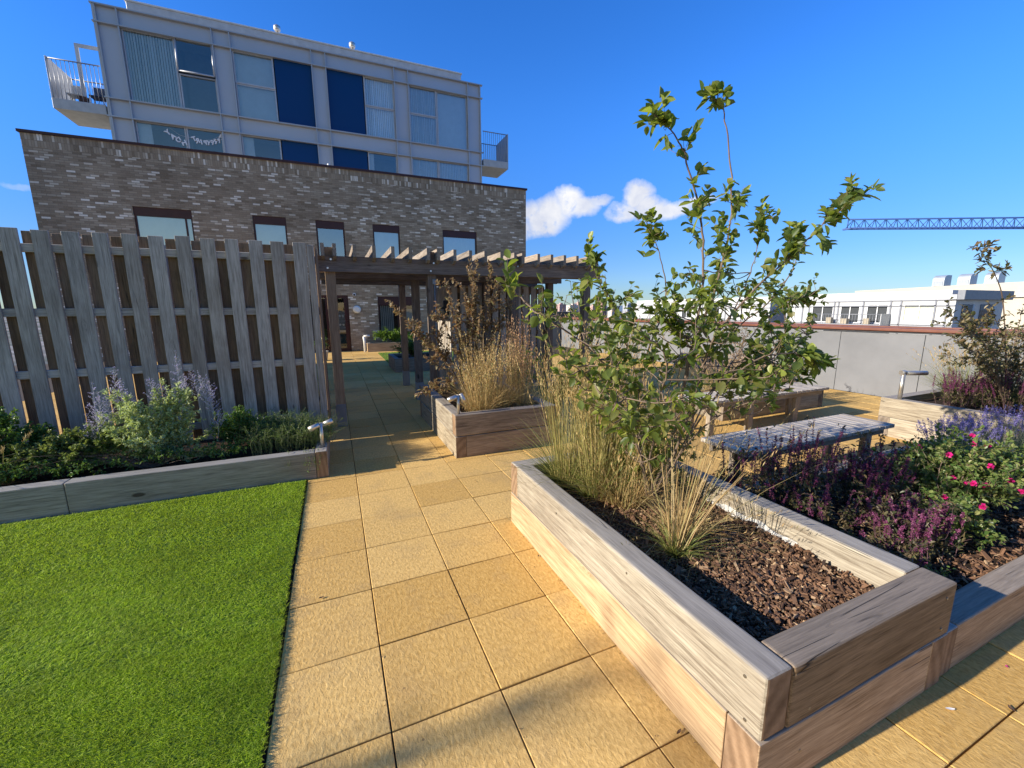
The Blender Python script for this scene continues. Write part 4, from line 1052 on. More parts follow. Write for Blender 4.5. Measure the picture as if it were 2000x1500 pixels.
for (px, wpx, yb, yt, c, dist, lab) in city:
    q = at(px, 650, 'z', -19); dr = Vector((q.x-CAM.x, q.y-CAM.y, 0)).normalized(); p = CAM+dr*dist
    dep = (p-CAM).dot(_f); w = wpx*dep/F_PX; zt = CAM.z + (603.5-yt)*dep/F_PX + 6
    m_ = MB(); m_.box(p.x-w/2, p.x+w/2, p.y-8, p.y+8, -19, zt); m_.box(p.x-w/5, p.x+w/6, p.y-3, p.y+3, zt+.01, zt+3)
    o = m_.build('city_block', citymat('city_'+c, cols[c])); tag(o, lab, 'building', 'city blocks on the skyline')
# row of nearer roofs just beyond the wall end
hg = thing('gabled_house', 'small house with pale gable between building corner and pergola post', 'house', (30, 55, -5))
q = at(1048, 620, 'y', 60)
m_ = MB(); m_.prism([(q.x-2.2, -10), (q.x+2.2, -10), (q.x+2.2, .55), (q.x, 2.15), (q.x-2.2, .55)], 'y', 60, 70); m_.build('wall', plain('cream_wall2', (.60, .50, .38), .8), hg)
m_ = MB(); m_.box(q.x+3.2, q.x+12, 60, 70, -10, 1.15); m_.build('roof', plain('dark_roof', (.06, .055, .05), .8), hg)

# ------------------------------------------------------------------ spot lights on spikes
def spot(name, label, x, y, z0, h, heads):
    r = thing(name, label, 'spot light', (x, y, z0), 'stainless garden spot lights')
    m_ = MB(); m_.tube([(x, y, z0), (x, y, z0+h)], .017, 14); m_.tube([(x, y, z0+h), (x, y, z0+h+.004)], .0175, 14); m_.build('post', STEEL, r)
    for (dx, dy, dz, off) in heads:
        d = Vector((dx, dy, dz)).normalized(); s = Vector((x, y, z0+h-off[2])); c = s + Vector((off[0], off[1], 0))
        m_ = MB(); m_.tube([s, c], .008, 8); m_.tube([c-d*.045, c+d*.02, c+d*.055, c+d*.0555, c+d*.045], [.024, .027, .027, .022, .021], 16); hd = m_.build('lamp_head', STEEL, r)
        m_ = MB(); m_.tube([c+d*.046, c+d*.048], .0205, 12); sub(m_, 'lens', plain('lens', (.25, .25, .22), .1, .2), hd)
    return r
spot('spot_light', 'stainless twin spot light on the corner of the long low planter', -.195, 4.335, .24, .27, [(-.85, -.1, -.35, (-.055, -.01, .03)), (.85, .1, .30, (.055, .02, .01))])
spot('spot_light', 'stainless twin spot light at the front corner of the straw grass planter', 1.165, 4.235, .47, .22, [(-.9, .1, -.35, (-.06, 0, .03)), (.35, -.2, -.9, (.045, .0, .03))])
r = thing('spot_light', 'stainless bent spot light standing on the planter by the grey wall', 'spot light', (6.33, 2.72, .48), 'stainless garden spot lights')
m_ = MB(); m_.tube([(6.33, 2.72, .48), (6.33, 2.72, .80)], .022, 14); m_.tube([(6.33, 2.72, .80), (6.33, 2.72, .83)], .022, 14); m_.build('post', STEEL, r)
m_ = MB(); m_.tube([(6.345, 2.73, .80), (6.63, 2.63, .795)], .028, 14); m_.tube([(6.305, 2.735, .805), (6.35, 2.72, .805)], .03, 14); m_.build('lamp_head', STEEL, r)
m_ = MB(); m_.tube([(1.02, 16.9, 0), (1.02, 16.9, .42), (1.0, 16.9, .60)], .045, 10); m_.tube([(1.0, 16.9, .60), (1.22, 16.9, .62)], .04, 10)
tag(m_.build('spot_light', plain('white_post', (.72, .70, .64), .4)), 'white post light beside the small planter at the brick wall', 'spot light', 'stainless garden spot lights')

# ------------------------------------------------------------------ planting
STEM = plain('bark_stem', (.17, .12, .085), .8, var=.25, vscale=20)
STEMG = plain('green_stem', (.12, .14, .06), .7, var=.2, vscale=20)
def sample(paths, n, t0=.3, t1=1., power=.8):
    "n points spread along paths, with the path's direction there"
    P, D = [], []
    ls = np.array([np.linalg.norm(np.diff(p, axis=0), axis=1).sum() for p in paths]); pr_ = ls/ls.sum()
    k = rng.choice(len(paths), n, p=pr_)
    for i in k:
        p = paths[i]; t = t0+(t1-t0)*rng.random()**power; f = t*(len(p)-1); a = min(int(f), len(p)-2); u = f-a
        P.append(p[a]*(1-u)+p[a+1]*u); D.append(p[a+1]-p[a])
    return np.array(P), unit(np.array(D))
def twigs(paths, n, ln, t0=.25, up=.5, spread=1., jit=.01):
    P, D = sample(paths, n, t0, 1.)
    out = []
    for p, d in zip(P, D):
        e = unit(d*.7+rdir(1, up)[0]*spread); l = rng.uniform(*ln)
        out.append(curve([p, p+e*l*.5+rng.normal(0, jit, 3), p+e*l+np.array([0, 0, l*.12])], 3))
    return out
def leaves_on(paths, n, L, Wd, t0=.3, fwd=.8, up=.1, scatter=.006, simple=False, fold=.25, droop=.15, power=.8):
    P, D = sample(paths, n, t0, 1., power)
    P = P+rng.normal(0, scatter, P.shape)
    D2 = unit(D*fwd+rdir(n, up))
    return leafbatch(P, D2, rng.uniform(*L, n), rng.uniform(*Wd, n), fold, droop, simple)
def plant(name, label, cat, loc, parts, group=None):
    r = thing(name, label, cat, loc, group)
    for (nm, (V, Fc), mt, sm) in parts: npmesh(nm, V, Fc, mt, r, smooth=sm)
    return r

L_MAIN = leafmat('shrub_leaf', [(.06, .09, .022), (.08, .115, .03), (.06, .095, .022), (.13, .17, .04), (.09, .125, .03), (.34, .38, .08), (.18, .16, .05), (.07, .105, .025)], trans=.42, tcol=(.52, .64, .05), rough=.42)
L_DARK = leafmat('dark_leaf', [(.03, .07, .014), (.05, .11, .02), (.08, .16, .03), (.15, .24, .05), (.06, .13, .025), (.22, .32, .08)], trans=.28, tcol=(.25, .42, .04), rough=.33)
L_BRONZE = leafmat('bronze_leaf', [(.14, .07, .04), (.22, .13, .07), (.18, .13, .06), (.32, .23, .12), (.17, .17, .06), (.42, .34, .20)], trans=.4, tcol=(.60, .38, .16), rough=.45)
L_GREY = leafmat('sage_leaf', [(.34, .40, .17), (.42, .48, .23), (.50, .56, .32), (.44, .52, .13), (.56, .60, .42), (.50, .55, .13)], trans=.35, tcol=(.55, .65, .14), rough=.6)
L_ROSE = leafmat('rose_leaf', [(.05, .10, .02), (.08, .14, .03), (.14, .20, .05), (.22, .26, .08), (.10, .16, .04), (.30, .28, .10)], trans=.3, tcol=(.38, .45, .08), rough=.4)
L_FRESH = leafmat('fresh_leaf', [(.09, .17, .02), (.14, .25, .03), (.20, .32, .05), (.10, .20, .03)], trans=.35, tcol=(.35, .5, .05), rough=.45)
STRAW = leafmat('straw', [(.42, .28, .11), (.55, .39, .17), (.34, .20, .08), (.48, .35, .15), (.22, .22, .07), (.62, .47, .24)], trans=.25, tcol=(.6, .42, .15), rough=.6)
STRAWR = leafmat('straw_red', [(.34, .17, .09), (.45, .27, .14), (.28, .13, .07), (.5, .33, .17)], trans=.25, tcol=(.6, .35, .15), rough=.6)
BLADE = leafmat('green_blade', [(.10, .15, .035), (.17, .20, .05), (.28, .26, .08), (.13, .17, .04), (.40, .33, .12)], trans=.3, tcol=(.4, .42, .08), rough=.5)
PURP = leafmat('sage_flower', [(.10, .015, .055), (.18, .035, .10), (.14, .03, .12), (.24, .06, .13), (.07, .012, .035)], trans=.25, tcol=(.45, .08, .25), rough=.6)
LAV = leafmat('lavender_flower', [(.16, .13, .34), (.24, .19, .48), (.30, .26, .55), (.13, .10, .27)], trans=.25, tcol=(.4, .3, .7), rough=.7)
BLUEF = leafmat('russian_sage_flower', [(.42, .36, .66), (.55, .50, .78), (.66, .62, .78), (.36, .30, .58)], trans=.3, tcol=(.7, .62, .95), rough=.7)
PINK = leafmat('pink_petal', [(.62, .015, .20), (.75, .04, .30), (.55, .01, .15), (.80, .10, .38)], trans=.3, tcol=(.9, .1, .4), rough=.5)

def A(px, py, y): return np.array(at(px, py, 'y', y))

# --- the tall multi stemmed shrub in the nearest planter
def main_shrub():
    b = np.array([1.80, 1.95, .34])
    def st(pts, y0=1.95): return curve([b+np.array([rng.normal(0, .03), rng.normal(0, .04), 0])]+[A(*p) for p in pts], 7, .003)
    S = [
        (st([(1310, 860, 1.96), (1352, 690, 1.98), (1398, 560, 2.0), (1425, 445, 2.0), (1428, 345, 2.0), (1416, 235, 2.0), (1400, 178, 2.0)]), .011, .0025),
        (st([(1312, 870, 1.9), (1345, 700, 1.86), (1368, 580, 1.84), (1372, 455, 1.84), (1345, 330, 1.82), (1322, 270, 1.8), (1268, 214, 1.78)]), .010, .0025),
        (st([(1260, 840, 2.1), (1262, 700, 2.2), (1300, 590, 2.25), (1290, 505, 2.25), (1262, 432, 2.25)]), .008, .002),
        (st([(1340, 830, 1.8), (1390, 670, 1.7), (1475, 565, 1.65), (1545, 500, 1.62), (1612, 432, 1.6), (1672, 372, 1.6)]), .009, .002),
        (st([(1370, 800, 2.1), (1450, 680, 2.2), (1520, 600, 2.3), (1588, 575, 2.35)]), .007, .002),
        (st([(1360, 830, 1.7), (1450, 720, 1.55), (1540, 690, 1.5), (1625, 715, 1.5)]), .007, .002),
        (st([(1230, 800, 1.9), (1160, 690, 1.85), (1080, 630, 1.82), (1010, 575, 1.8), (985, 552, 1.8)]), .007, .002),
        (st([(1250, 780, 2.2), (1215, 640, 2.3), (1170, 550, 2.35), (1148, 470, 2.35)]), .007, .002),
        (st([(1380, 720, 2.1), (1455, 560, 2.1), (1478, 490, 2.1), (1490, 410, 2.1)]), .006, .002),
        (st([(1390, 700, 2.0), (1500, 590, 1.9), (1552, 520, 1.85), (1548, 455, 1.85)]), .006, .002),
        (st([(1350, 860, 1.6), (1440, 790, 1.45), (1540, 760, 1.4)]), .006, .002),
        (st([(1390, 760, 1.9), (1500, 690, 1.8), (1590, 650, 1.8)]), .006, .002),
        (st([(1400, 640, 2.2), (1440, 560, 2.3), (1530, 560, 2.3)]), .006, .002),
        (st([(1255, 900, 1.8), (1215, 800, 1.65), (1150, 740, 1.6), (1090, 690, 1.6)]), .006, .002),
        (st([(1270, 900, 1.7), (1290, 780, 1.5), (1300, 700, 1.4), (1240, 640, 1.4)]), .006, .002),
        (st([(1255, 860, 2.3), (1180, 720, 2.45), (1130, 640, 2.5)]), .006, .002),
    ]
    tw = []
    main = [s[0] for s in S]
    # crown mass: twigs reaching out to points spread over irregular clumps
    clumps = [(1330, 640, 1.9, 95, 70, 30), (1230, 610, 2.0, 95, 55, 24), (1180, 690, 1.75, 90, 50, 18), (1300, 740, 1.6, 110, 60, 26), (1420, 690, 1.8, 90, 60, 26),
              (1520, 670, 1.75, 70, 50, 16), (1560, 720, 1.55, 60, 40, 14), (1480, 750, 1.5, 60, 35, 10), (1350, 560, 2.1, 80, 45, 14), (1480, 590, 2.0, 70, 45, 14), (1230, 790, 1.7, 90, 50, 16),
              (1160, 560, 2.2, 50, 35, 10), (1100, 600, 1.9, 60, 35, 8), (1300, 830, 1.6, 70, 40, 8), (1400, 530, 2.0, 40, 40, 6), (1580, 570, 2.2, 40, 25, 6), (1160, 750, 1.8, 60, 50, 14), (1250, 850, 1.75, 70, 45, 12), (1380, 620, 1.7, 80, 50, 16), (1540, 640, 2.0, 60, 40, 10)]
    allp = np.concatenate(main)
    for (cx, cy, cyy, rx, ry, n) in clumps:
        for _ in range(n):
            a, r_ = rng.uniform(0, 6.28), math.sqrt(rng.random())
            tgt = A(cx+rx*r_*math.cos(a), cy+ry*r_*math.sin(a), cyy+rng.normal(0, .17))
            c = allp[allp[:, 2] < tgt[2]+.02]
            dd_ = np.linalg.norm(c-tgt, axis=1); j = np.argsort(dd_)[rng.integers(0, 6)]
            s = c[j]; d = tgt-s
            if np.linalg.norm(d) > .75: s = tgt-d/np.linalg.norm(d)*.5-np.array([0, 0, .2])
            mid_ = (s+tgt)/2+np.array([0, 0, -.03])+rng.normal(0, .02, 3)
            tw.append(curve([s, mid_, tgt], 4, .002))
    tip = []       # bushy shoots at the ends of the leaders
    for i_, (s, r0, r1) in enumerate(S[:10]):
        tip += twigs([s[-9:]], 4 if i_ == 6 else 9, (.04, .12), .1, .2, .9)
    tip += twigs([S[0][0][16:34]], 20, (.06, .17), .0, .2, 1.)+twigs([S[1][0][20:40]], 20, (.05, .15), .0, .2, 1.)+twigs([S[3][0][18:36]], 14, (.06, .16), 0, .2, 1.)
    mid_ = twigs(tw, 260, (.05, .14), .3, .3, .9)
    stems = tubebatch([(s, a, c) for s, a, c in S]+[(t, .0038, .0014) for t in tw]+[(t, .0016, .0008) for t in tip+mid_], 6)
    lv = cat_([leaves_on(tw, 1650, (.036, .082), (.024, .048), .35, droop=.3),
               leaves_on(mid_, 1200, (.026, .055), (.02, .036), .2),
               leaves_on(tip, 820, (.042, .088), (.024, .046), .15),
               leaves_on([s[0][-7:] for s in S[:6]+S[7:10]], 220, (.055, .10), (.032, .054), .0),
               leaves_on([s[0] for s in S[3:]], 260, (.03, .06), (.018, .03), .5)])
    plant('leafy_shrub', 'tall multi stemmed shrub with oval green leaves rising from the nearest planter', 'shrub', (1.8, 1.95, .34), [('stems', stems, STEM, True), ('leaves', lv, L_MAIN, True)])
main_shrub()


def grass_clump(name, label, boxes, cat='grass clump', z=.34, stem=STRAW, heads=None, hl=.14, hw=.008, base=BLADE, group='ornamental grasses', lean=(0, 0)):
    "boxes: (x, y, radius, n stems, height, spread, bend, n leaves, leaf height)"
    st, lf, hd = [], [], []
    for (x, y, r, n, h, sp, bend, nl, lh) in boxes:
        a = rng.uniform(0, 6.28, n); q = np.sqrt(rng.random(n))*r
        P = np.stack([x+q*np.cos(a), y+q*np.sin(a), np.full(n, z)], 1)
        D = unit(np.stack([np.cos(a)*q/r*sp+rng.normal(lean[0], sp*.4, n), np.sin(a)*q/r*sp+rng.normal(lean[1], sp*.4, n), np.ones(n)], 1))
        Lh = rng.uniform(.7, 1.05, n)*h; bd = rng.uniform(0, bend, n)
        st.append(bladebatch(P, D, Lh, .0042, bd, seg=5))
        if heads is not None:
            m_ = int(n*.8); hor = D[:m_].copy(); hor[:, 2] = 0; hor = unit(hor+1e-5)
            for k in range(9):
                t = 1-hl/Lh[:m_]*(1-k/8.)
                c = P[:m_]+D[:m_]*(Lh[:m_]*t)[:, None]+hor*(bd[:m_]*Lh[:m_]*t*t)[:, None]-np.array([0, 0, 1.])*(bd[:m_]*Lh[:m_]*t*t*.45)[:, None]
                dd_ = unit(D[:m_]*1.6+rdir(m_)*.7)
                hd.append(leafbatch(c, dd_, rng.uniform(.02, .04, m_), hw*rng.uniform(.6, 1.2, m_), .1, 0, True))
        if nl:
            a = rng.uniform(0, 6.28, nl); q = np.sqrt(rng.random(nl))*r
            P = np.stack([x+q*np.cos(a), y+q*np.sin(a), np.full(nl, z)], 1)
            D = unit(np.stack([np.cos(a)*rng.uniform(.1, .8, nl), np.sin(a)*rng.uniform(.1, .8, nl), np.ones(nl)], 1))
            lf.append(bladebatch(P, D, rng.uniform(.5, 1.1, nl)*lh, .0055, rng.uniform(.2, .9, nl), seg=4))
    parts = [('stems', cat_(st), stem, False)]
    if lf: parts.append(('blades', cat_(lf), base, False))
    if hd: parts.append(('seed_heads', cat_(hd), heads, False))
    x, y = boxes[0][:2]
    return plant(name, label, cat, (x, y, z), parts, group)
# near planter grasses
grass_clump('ornamental_grass', 'dense upright green and straw grass left of the leafy shrub in the nearest planter', [(1.46, 2.42, .10, 170, 1.0, .14, .10, 180, .6), (1.55, 2.2, .10, 130, .85, .16, .12, 180, .55), (1.74, 2.42, .12, 240, 1.2, .14, .10, 180, .7)], stem=leafmat('reed_stem', [(.30, .27, .09), (.42, .32, .12), (.22, .24, .07), (.50, .38, .17)], .25, (.6, .5, .15)), heads=STRAW, hl=.16, hw=.006)
grass_clump('ornamental_grass', 'straw stemmed grass tangled round the foot of the leafy shrub', [(1.66, 2.05, .12, 110, .55, .35, .3, 260, .40), (1.90, 2.25, .12, 120, .9, .2, .15, 200, .5)], heads=STRAW, hl=.12, base=STRAW)
grass_clump('ornamental_grass', 'blonde grass fanning out over the bark at the middle of the nearest planter', [(1.53, 1.46, .035, 75, .95, .30, .40, 170, .24)], heads=STRAW, hl=.10, hw=.004, base=BLADE, lean=(.40, .14))
grass_clump('ornamental_grass', 'thin dry grass wisps lying across the bark beside the blonde grass', [(1.72, 1.62, .10, 60, .42, .9, .6, 120, .25)], base=STRAW, heads=STRAW, hl=.06, hw=.004)
# dead leaf litter under them
n = 900; P = np.stack([rng.uniform(1.3, 2.1, n), rng.uniform(1.25, 2.55, n), rng.uniform(.345, .375, n)], 1)
D = rdir(n); D[:, 2] *= .2
V, Fc = bladebatch(P, D, rng.uniform(.05, .16, n), .004, rng.uniform(0, .4, n), 3)
tag(npmesh('dry_grass_litter', V, Fc, STRAW), 'dry grass litter scattered over the bark of the nearest planter', 'litter', kind='stuff')

# middle planter
grass_clump('ornamental_grass', 'wide clump of golden feather grass at the front of the path side planter', [(1.50, 4.50, .13, 170, .66, .20, .16, 300, .5), (1.76, 4.6, .15, 200, .78, .18, .14, 320, .55), (1.62, 4.85, .14, 120, .95, .14, .10, 200, .5)], z=.40, heads=MATS['straw'], hl=.26, hw=.010, base=STRAW)
grass_clump('ornamental_grass', 'narrow clump of russet feather grass at the right of the path side planter', [(2.10, 4.75, .09, 110, 1.1, .08, .06, 120, .5), (2.06, 4.5, .08, 70, .8, .1, .06, 100, .5)], z=.40, heads=STRAWR, hl=.30, hw=.010, base=STRAW)
n = 500; P = np.stack([rng.uniform(1.3, 2.2, n), rng.uniform(4.32, 4.7, n), rng.uniform(.40, .45, n)], 1); D = rdir(n, .3)
V, Fc = bladebatch(P, D, rng.uniform(.06, .18, n), .005, rng.uniform(0, .5, n), 3)
tag(npmesh('dry_grass_litter', V, Fc, STRAW), 'dry grass litter at the foot of the golden feather grass', 'litter', kind='stuff')

def bush(name, label, base, tips, ln, nleaf, L, Wd, mt, cat='shrub', stem=STEM, r0=.007, t0=.35, ntw=60, twl=(.06, .16), simple=False, up=.3, group=None, jit=.004, z0=None, extra=None):
    b = np.array(base); S = []
    for t in tips:
        t = np.array(t); m1 = b+(t-b)*.4+np.array([0, 0, .12*np.linalg.norm(t-b)])+rng.normal(0, .03, 3)
        S.append(curve([b+rng.normal(0, .02, 3)*np.array([1, 1, 0]), m1, t], 8, jit))
    tw = twigs(S, ntw, twl, t0, up)
    parts = [('stems', tubebatch([(s, r0, r0*.25) for s in S]+[(t, r0*.3, r0*.12) for t in tw], 5), stem, True),
             ('leaves', cat_([leaves_on(tw, int(nleaf*.7), L, Wd, .1, simple=simple), leaves_on(S, int(nleaf*.3), L, Wd, t0, simple=simple)]), mt, False)]
    if extra: parts += extra(S, tw)
    return plant(name, label, cat, tuple(base), parts, group)
def ell(cx, cy, cz, rx, ry, rz, n, top=False):
    d = rdir(n, .4 if top else 0.); q = rng.random(n)[:, None]**.33
    if top: d[:, 2] = np.abs(d[:, 2])
    return np.array([cx, cy, cz])+d*q*np.array([rx, ry, rz])
bush('undergrowth', 'dark twiggy undergrowth at the foot of the leafy shrub in the nearest planter', (1.85, 2.15, .34), ell(1.88, 2.15, .72, .30, .34, .36, 40), 0, 2600, (.025, .05), (.012, .024), L_MAIN, cat='shrub', ntw=170, twl=(.05, .14), t0=.25, r0=.004)
# bronze shrub
Tt = [A(960, 520, 5.15), A(905, 560, 5.05), A(870, 545, 5.20), A(940, 600, 4.95), A(985, 620, 5.05), A(960, 660, 4.85), A(900, 650, 4.95), A(850, 590, 5.15), A(770, 602, 5.05), A(800, 640, 5.05), A(845, 650, 5.05), A(880, 600, 4.85), A(930, 560, 5.20), A(1000, 570, 5.15), A(830, 700, 4.95), A(860, 740, 4.85), A(822, 762, 4.75), A(925, 530, 5.15), A(975, 560, 5.15)]
bush('bronze_shrub', 'brown leaved twiggy shrub leaning over the path from the straw grass planter', (1.60, 5.12, .40), Tt, 0, 3600, (.035, .065), (.018, .032), L_BRONZE, ntw=170, twl=(.06, .2), t0=.4)
bush('green_shrub', 'fresh green low shrub at the right corner of the straw grass planter', (2.22, 4.9, .40), ell(2.28, 4.85, .80, .22, .25, .32, 16, True), 0, 700, (.03, .055), (.012, .02), L_FRESH, ntw=60)
bush('green_shrub', 'dark green shrub low behind the feather grasses under the pergola', (1.75, 5.8, .40), ell(1.75, 5.75, .55, .38, .3, .3, 18, True), 0, 800, (.02, .045), (.012, .02), L_DARK, ntw=70)
bush('green_shrub', 'dark evergreen shrub in shade between pergola posts', (2.9, 5.2, .02), ell(2.85, 5.0, .45, .35, .3, .4, 24, True), 0, 1300, (.03, .05), (.014, .022), L_DARK, ntw=90)

# --- left planter
def spikes(S, tw):       # flowering spikes on top of the stems
    out_s, fl, lf = [], [], []
    for (px, py, y, hgt) in SPK:
        t = A(px, py, y); b = t-np.array([rng.normal(0, .02), rng.normal(0, .03), hgt])
        p = curve([b, (b+t)/2+rng.normal(0, .008, 3), t], 8); out_s.append((p, .0022, .0008))
        sb = []
        for k in range(18):
            u = .35+.62*k/18; c = p[int(u*(len(p)-1))]; l = (1-u)*.13+.018
            for s_ in range(2):
                a = rng.uniform(0, 6.28); e = c+np.array([math.cos(a)*l*.75, math.sin(a)*l*.75, l*.75]); q = np.array([c, (c+e)/2, e]); sb.append(q)
        out_s += [(q, .0009, .0005) for q in sb]
        fl.append(leaves_on(sb+[p[len(p)//2:]], 230, (.007, .013), (.004, .007), .1, simple=True, scatter=.003))
    V = [('flower_stems', tubebatch(out_s, 4), plain('pale_stem', (.45, .45, .38), .8), True), ('flowers', cat_(fl), BLUEF, False)]
    return V
SPK = [(180, 745, 4.6, .55), (222, 715, 4.65, .5), (235, 735, 4.7, .4), (205, 770, 4.6, .4), (290, 735, 4.7, .4), (312, 745, 4.7, .35), (342, 685, 4.75, .6), (358, 732, 4.7, .4), (370, 718, 4.75, .45), (386, 725, 4.7, .5), (402, 732, 4.7, .5), (174, 820, 4.55, .3), (408, 745, 4.65, .5), (330, 760, 4.7, .3), (245, 760, 4.7, .35), (427, 800, 4.65, .3), (190, 765, 4.6, .4)]
tp_ = [A(x+rng.normal(0, 8), y+rng.normal(0, 8), 4.66+rng.normal(0, .10)) for x, y in [(215, 790), (240, 775), (262, 790), (250, 830), (225, 850), (270, 860), (235, 880), (300, 770), (320, 760), (345, 770), (365, 790), (380, 820), (400, 850), (350, 850), (320, 830), (290, 820), (300, 870), (340, 890), (260, 900), (380, 885), (200, 830), (410, 870), (330, 790), (290, 790), (210, 860), (190, 830), (205, 890), (285, 840), (370, 850), (315, 800), (345, 820), (240, 800), (255, 855), (360, 760), (225, 820)]]
bush('russian_sage', 'silvery green russian sage with lilac flower spikes against the slatted fence', (-1.55, 4.68, .22), tp_, 0, 13000, (.020, .040), (.010, .018), L_GREY, cat='flowering shrub', stem=STEMG, r0=.004, t0=.14, ntw=520, twl=(.04, .12), up=.6, extra=spikes)
bush('evergreen_shrub', 'rounded dark glossy shrub at the left of the long low planter', (-2.15, 4.62, .22), ell(-2.1, 4.60, .36, .46, .22, .24, 50, True), 0, 10500, (.022, .036), (.014, .022), L_ROSE, ntw=420, twl=(.04, .10), t0=.3, r0=.004)
bush('evergreen_shrub', 'dark shrub with pale tips at the far left edge of the photo', (-2.75, 4.7, .22), ell(-2.75, 4.74, .48, .42, .26, .32, 50, True), 0, 9500, (.024, .042), (.014, .022), L_DARK, ntw=420, twl=(.04, .12), t0=.3, r0=.004)
bush('evergreen_shrub', 'dark clipped evergreen between the russian sage and the low feathery shrubs', (-1.02, 4.80, .22), ell(-.98, 4.78, .40, .30, .24, .26, 40, True), 0, 5500, (.018, .032), (.010, .018), L_DARK, ntw=260, twl=(.04, .10), t0=.25, r0=.004)
def needles(name, label, c, rx, ry, h, n, mt, z=.22, ln=(.10, .24), nb=30, group='low feathery shrubs', lw=(.010, .020)):
    b0 = np.stack([rng.uniform(-1, 1, n)*rx+c[0], rng.uniform(-1, 1, n)*ry+c[1], np.full(n, z)], 1)
    P = [curve([b, b+np.array([rng.normal(0, .03), rng.normal(-.02, .03), h*.5]), b+np.array([rng.normal(0, .08), rng.normal(-.04, .06), h*rng.uniform(.65, 1.1)])], 4) for b in b0]
    return plant(name, label, 'low shrub', (c[0], c[1], z), [('stems', tubebatch([(p, .0022, .001) for p in P], 4), STEMG, True), ('leaves', leaves_on(P, n*nb, lw, (.003, .005), .1, fwd=.9, simple=True), mt, False)], group)
needles('low_shrub', 'low green rosemary like shrub beside the twin spot light', (-.52, 4.68), .30, .30, .28, 420, leafmat('needle_green', [(.07, .12, .025), (.11, .18, .035), (.16, .25, .045), (.24, .32, .06)], .25, (.3, .4, .05)))
needles('low_shrub', 'darker low shrub trailing below the slatted fence end', (-.70, 5.02), .40, .15, .30, 200, L_DARK)
needles('low_shrub', 'trailing green tufts overhanging the right corner of the long low planter', (-.2, 4.80), .09, .36, .16, 110, MATS['needle_green'], z=.24)
grass_clump('ornamental_grass', 'pale tipped grass tuft at the far left of the long planter', [(-2.62, 4.55, .10, 60, .42, .5, .3, 120, .3)], z=.22, stem=BLADE, heads=STRAW, hl=.05, hw=.006)
bush('ground_cover', 'small leaved ground cover along the front edge of the long low planter', (-1.6, 4.5, .22), [(x_, 4.42+rng.uniform(-.04, .12), .27+rng.uniform(0, .09)) for x_ in np.linspace(-3.2, -.75, 60)], 0, 5200, (.014, .028), (.010, .016), L_DARK, cat='ground cover', ntw=320, twl=(.03, .08), t0=.75, r0=.002)
# trailing bits over the timber edge
P = [curve([(x, 4.34, .27), (x+.01, 4.25, .285), (x+.02, 4.185, .20), (x+rng.normal(0, .02), 4.18, .20-l)], 4) for x, l in [(-.33, .12), (-.36, .05), (-.24, .10), (-.5, .03), (-.29, .06)]]
plant('trailing_stem', 'thin trailing green stems hanging over the long planter corner', 'trailing plant', (-.33, 4.3, .27), [('stems', tubebatch([(p, .0015, .0008) for p in P], 4), STEMG, True), ('leaves', leaves_on(P, 130, (.008, .018), (.005, .009), .2, simple=True), MATS['needle_green'], False)])

# --- right bed: purple sages
def sage(label, pts, base, nl, lmat, fmat=PURP, dens=70, hl=(.10, .17), fw=(.006, .011), foliage_h=.28, name='purple_sage', grp='purple sages'):
    b = np.array(base); st = []; fl = []
    for (x, y, z) in pts:
        t = np.array([x, y, z]); bb2 = np.array([x+rng.normal(0, .03)-(x-b[0])*.35, y+rng.normal(0, .03)-(y-b[1])*.35, b[2]])
        p = curve([bb2, (bb2+t)/2+rng.normal(0, .012, 3), t], 8); st.append(p)
        ln_ = max(2, int(len(p)*rng.uniform(.35, .55)))
        fl.append(leaves_on([p[-ln_:]], dens, (.008, .014), fw, 0., fwd=.5, simple=True, scatter=.003))
    tw = twigs(st, len(st)*3, (.03, .08), .15, .4)
    lv = cat_([leaves_on([s[:int(len(s)*.6)] for s in st], int(nl*.5), (.022, .05), (.010, .018), .1), leaves_on(tw, int(nl*.5), (.02, .042), (.008, .016), .1)])
    return plant(name, label, 'flowering plant', tuple(base), [('stems', tubebatch([(s, .0024, .0012) for s in st]+[(t, .0012, .0008) for t in tw], 4), plain('purple_stem', (.09, .045, .05), .7), True), ('leaves', lv, lmat, False), ('flowers', cat_(fl), fmat, False)], grp)
L_SAGED = leafmat('sage_dark_leaf', [(.03, .04, .018), (.06, .065, .025), (.10, .075, .04), (.14, .10, .05), (.05, .07, .02), (.20, .15, .08)], trans=.2, tcol=(.3, .25, .06))
def cloud(cx, cy, rx, ry, z0, z1, n): return [(cx+rng.uniform(-1, 1)*rx, cy+rng.uniform(-1, 1)*ry, rng.uniform(z0, z1)) for _ in range(n)]
sage('tall dark sage spikes in front of the slatted bench', cloud(2.98, 1.75, .34, .20, .50, .78, 60), (2.95, 1.75, .18), 1300, L_SAGED)
sage('plum sage with reddish stems just right of the nearest planter', cloud(2.66, 1.50, .24, .24, .30, .56, 34), (2.66, 1.5, .18), 1200, L_SAGED, dens=45)
sage('magenta purple sage spikes in the middle of the low bed', cloud(3.42, 1.55, .26, .20, .42, .62, 46), (3.42, 1.55, .18), 1200, L_SAGED, dens=80)
sage('dark leaved sage with thin plum spikes against the east side of the nearest planter', cloud(2.52, 1.85, .16, .16, .42, .70, 34), (2.5, 1.85, .18), 1100, L_SAGED, dens=50)
PURP2 = leafmat('sage_flower2', [(.20, .045, .12), (.26, .07, .17), (.15, .035, .10), (.30, .11, .18)], trans=.25, tcol=(.5, .12, .3))
sage('bright mauve sage plumes beside the pink roses', cloud(3.00, 1.13, .19, .16, .36, .50, 60), (2.95, 1.1, .18), 1300, L_SAGED, fmat=PURP2, dens=110)
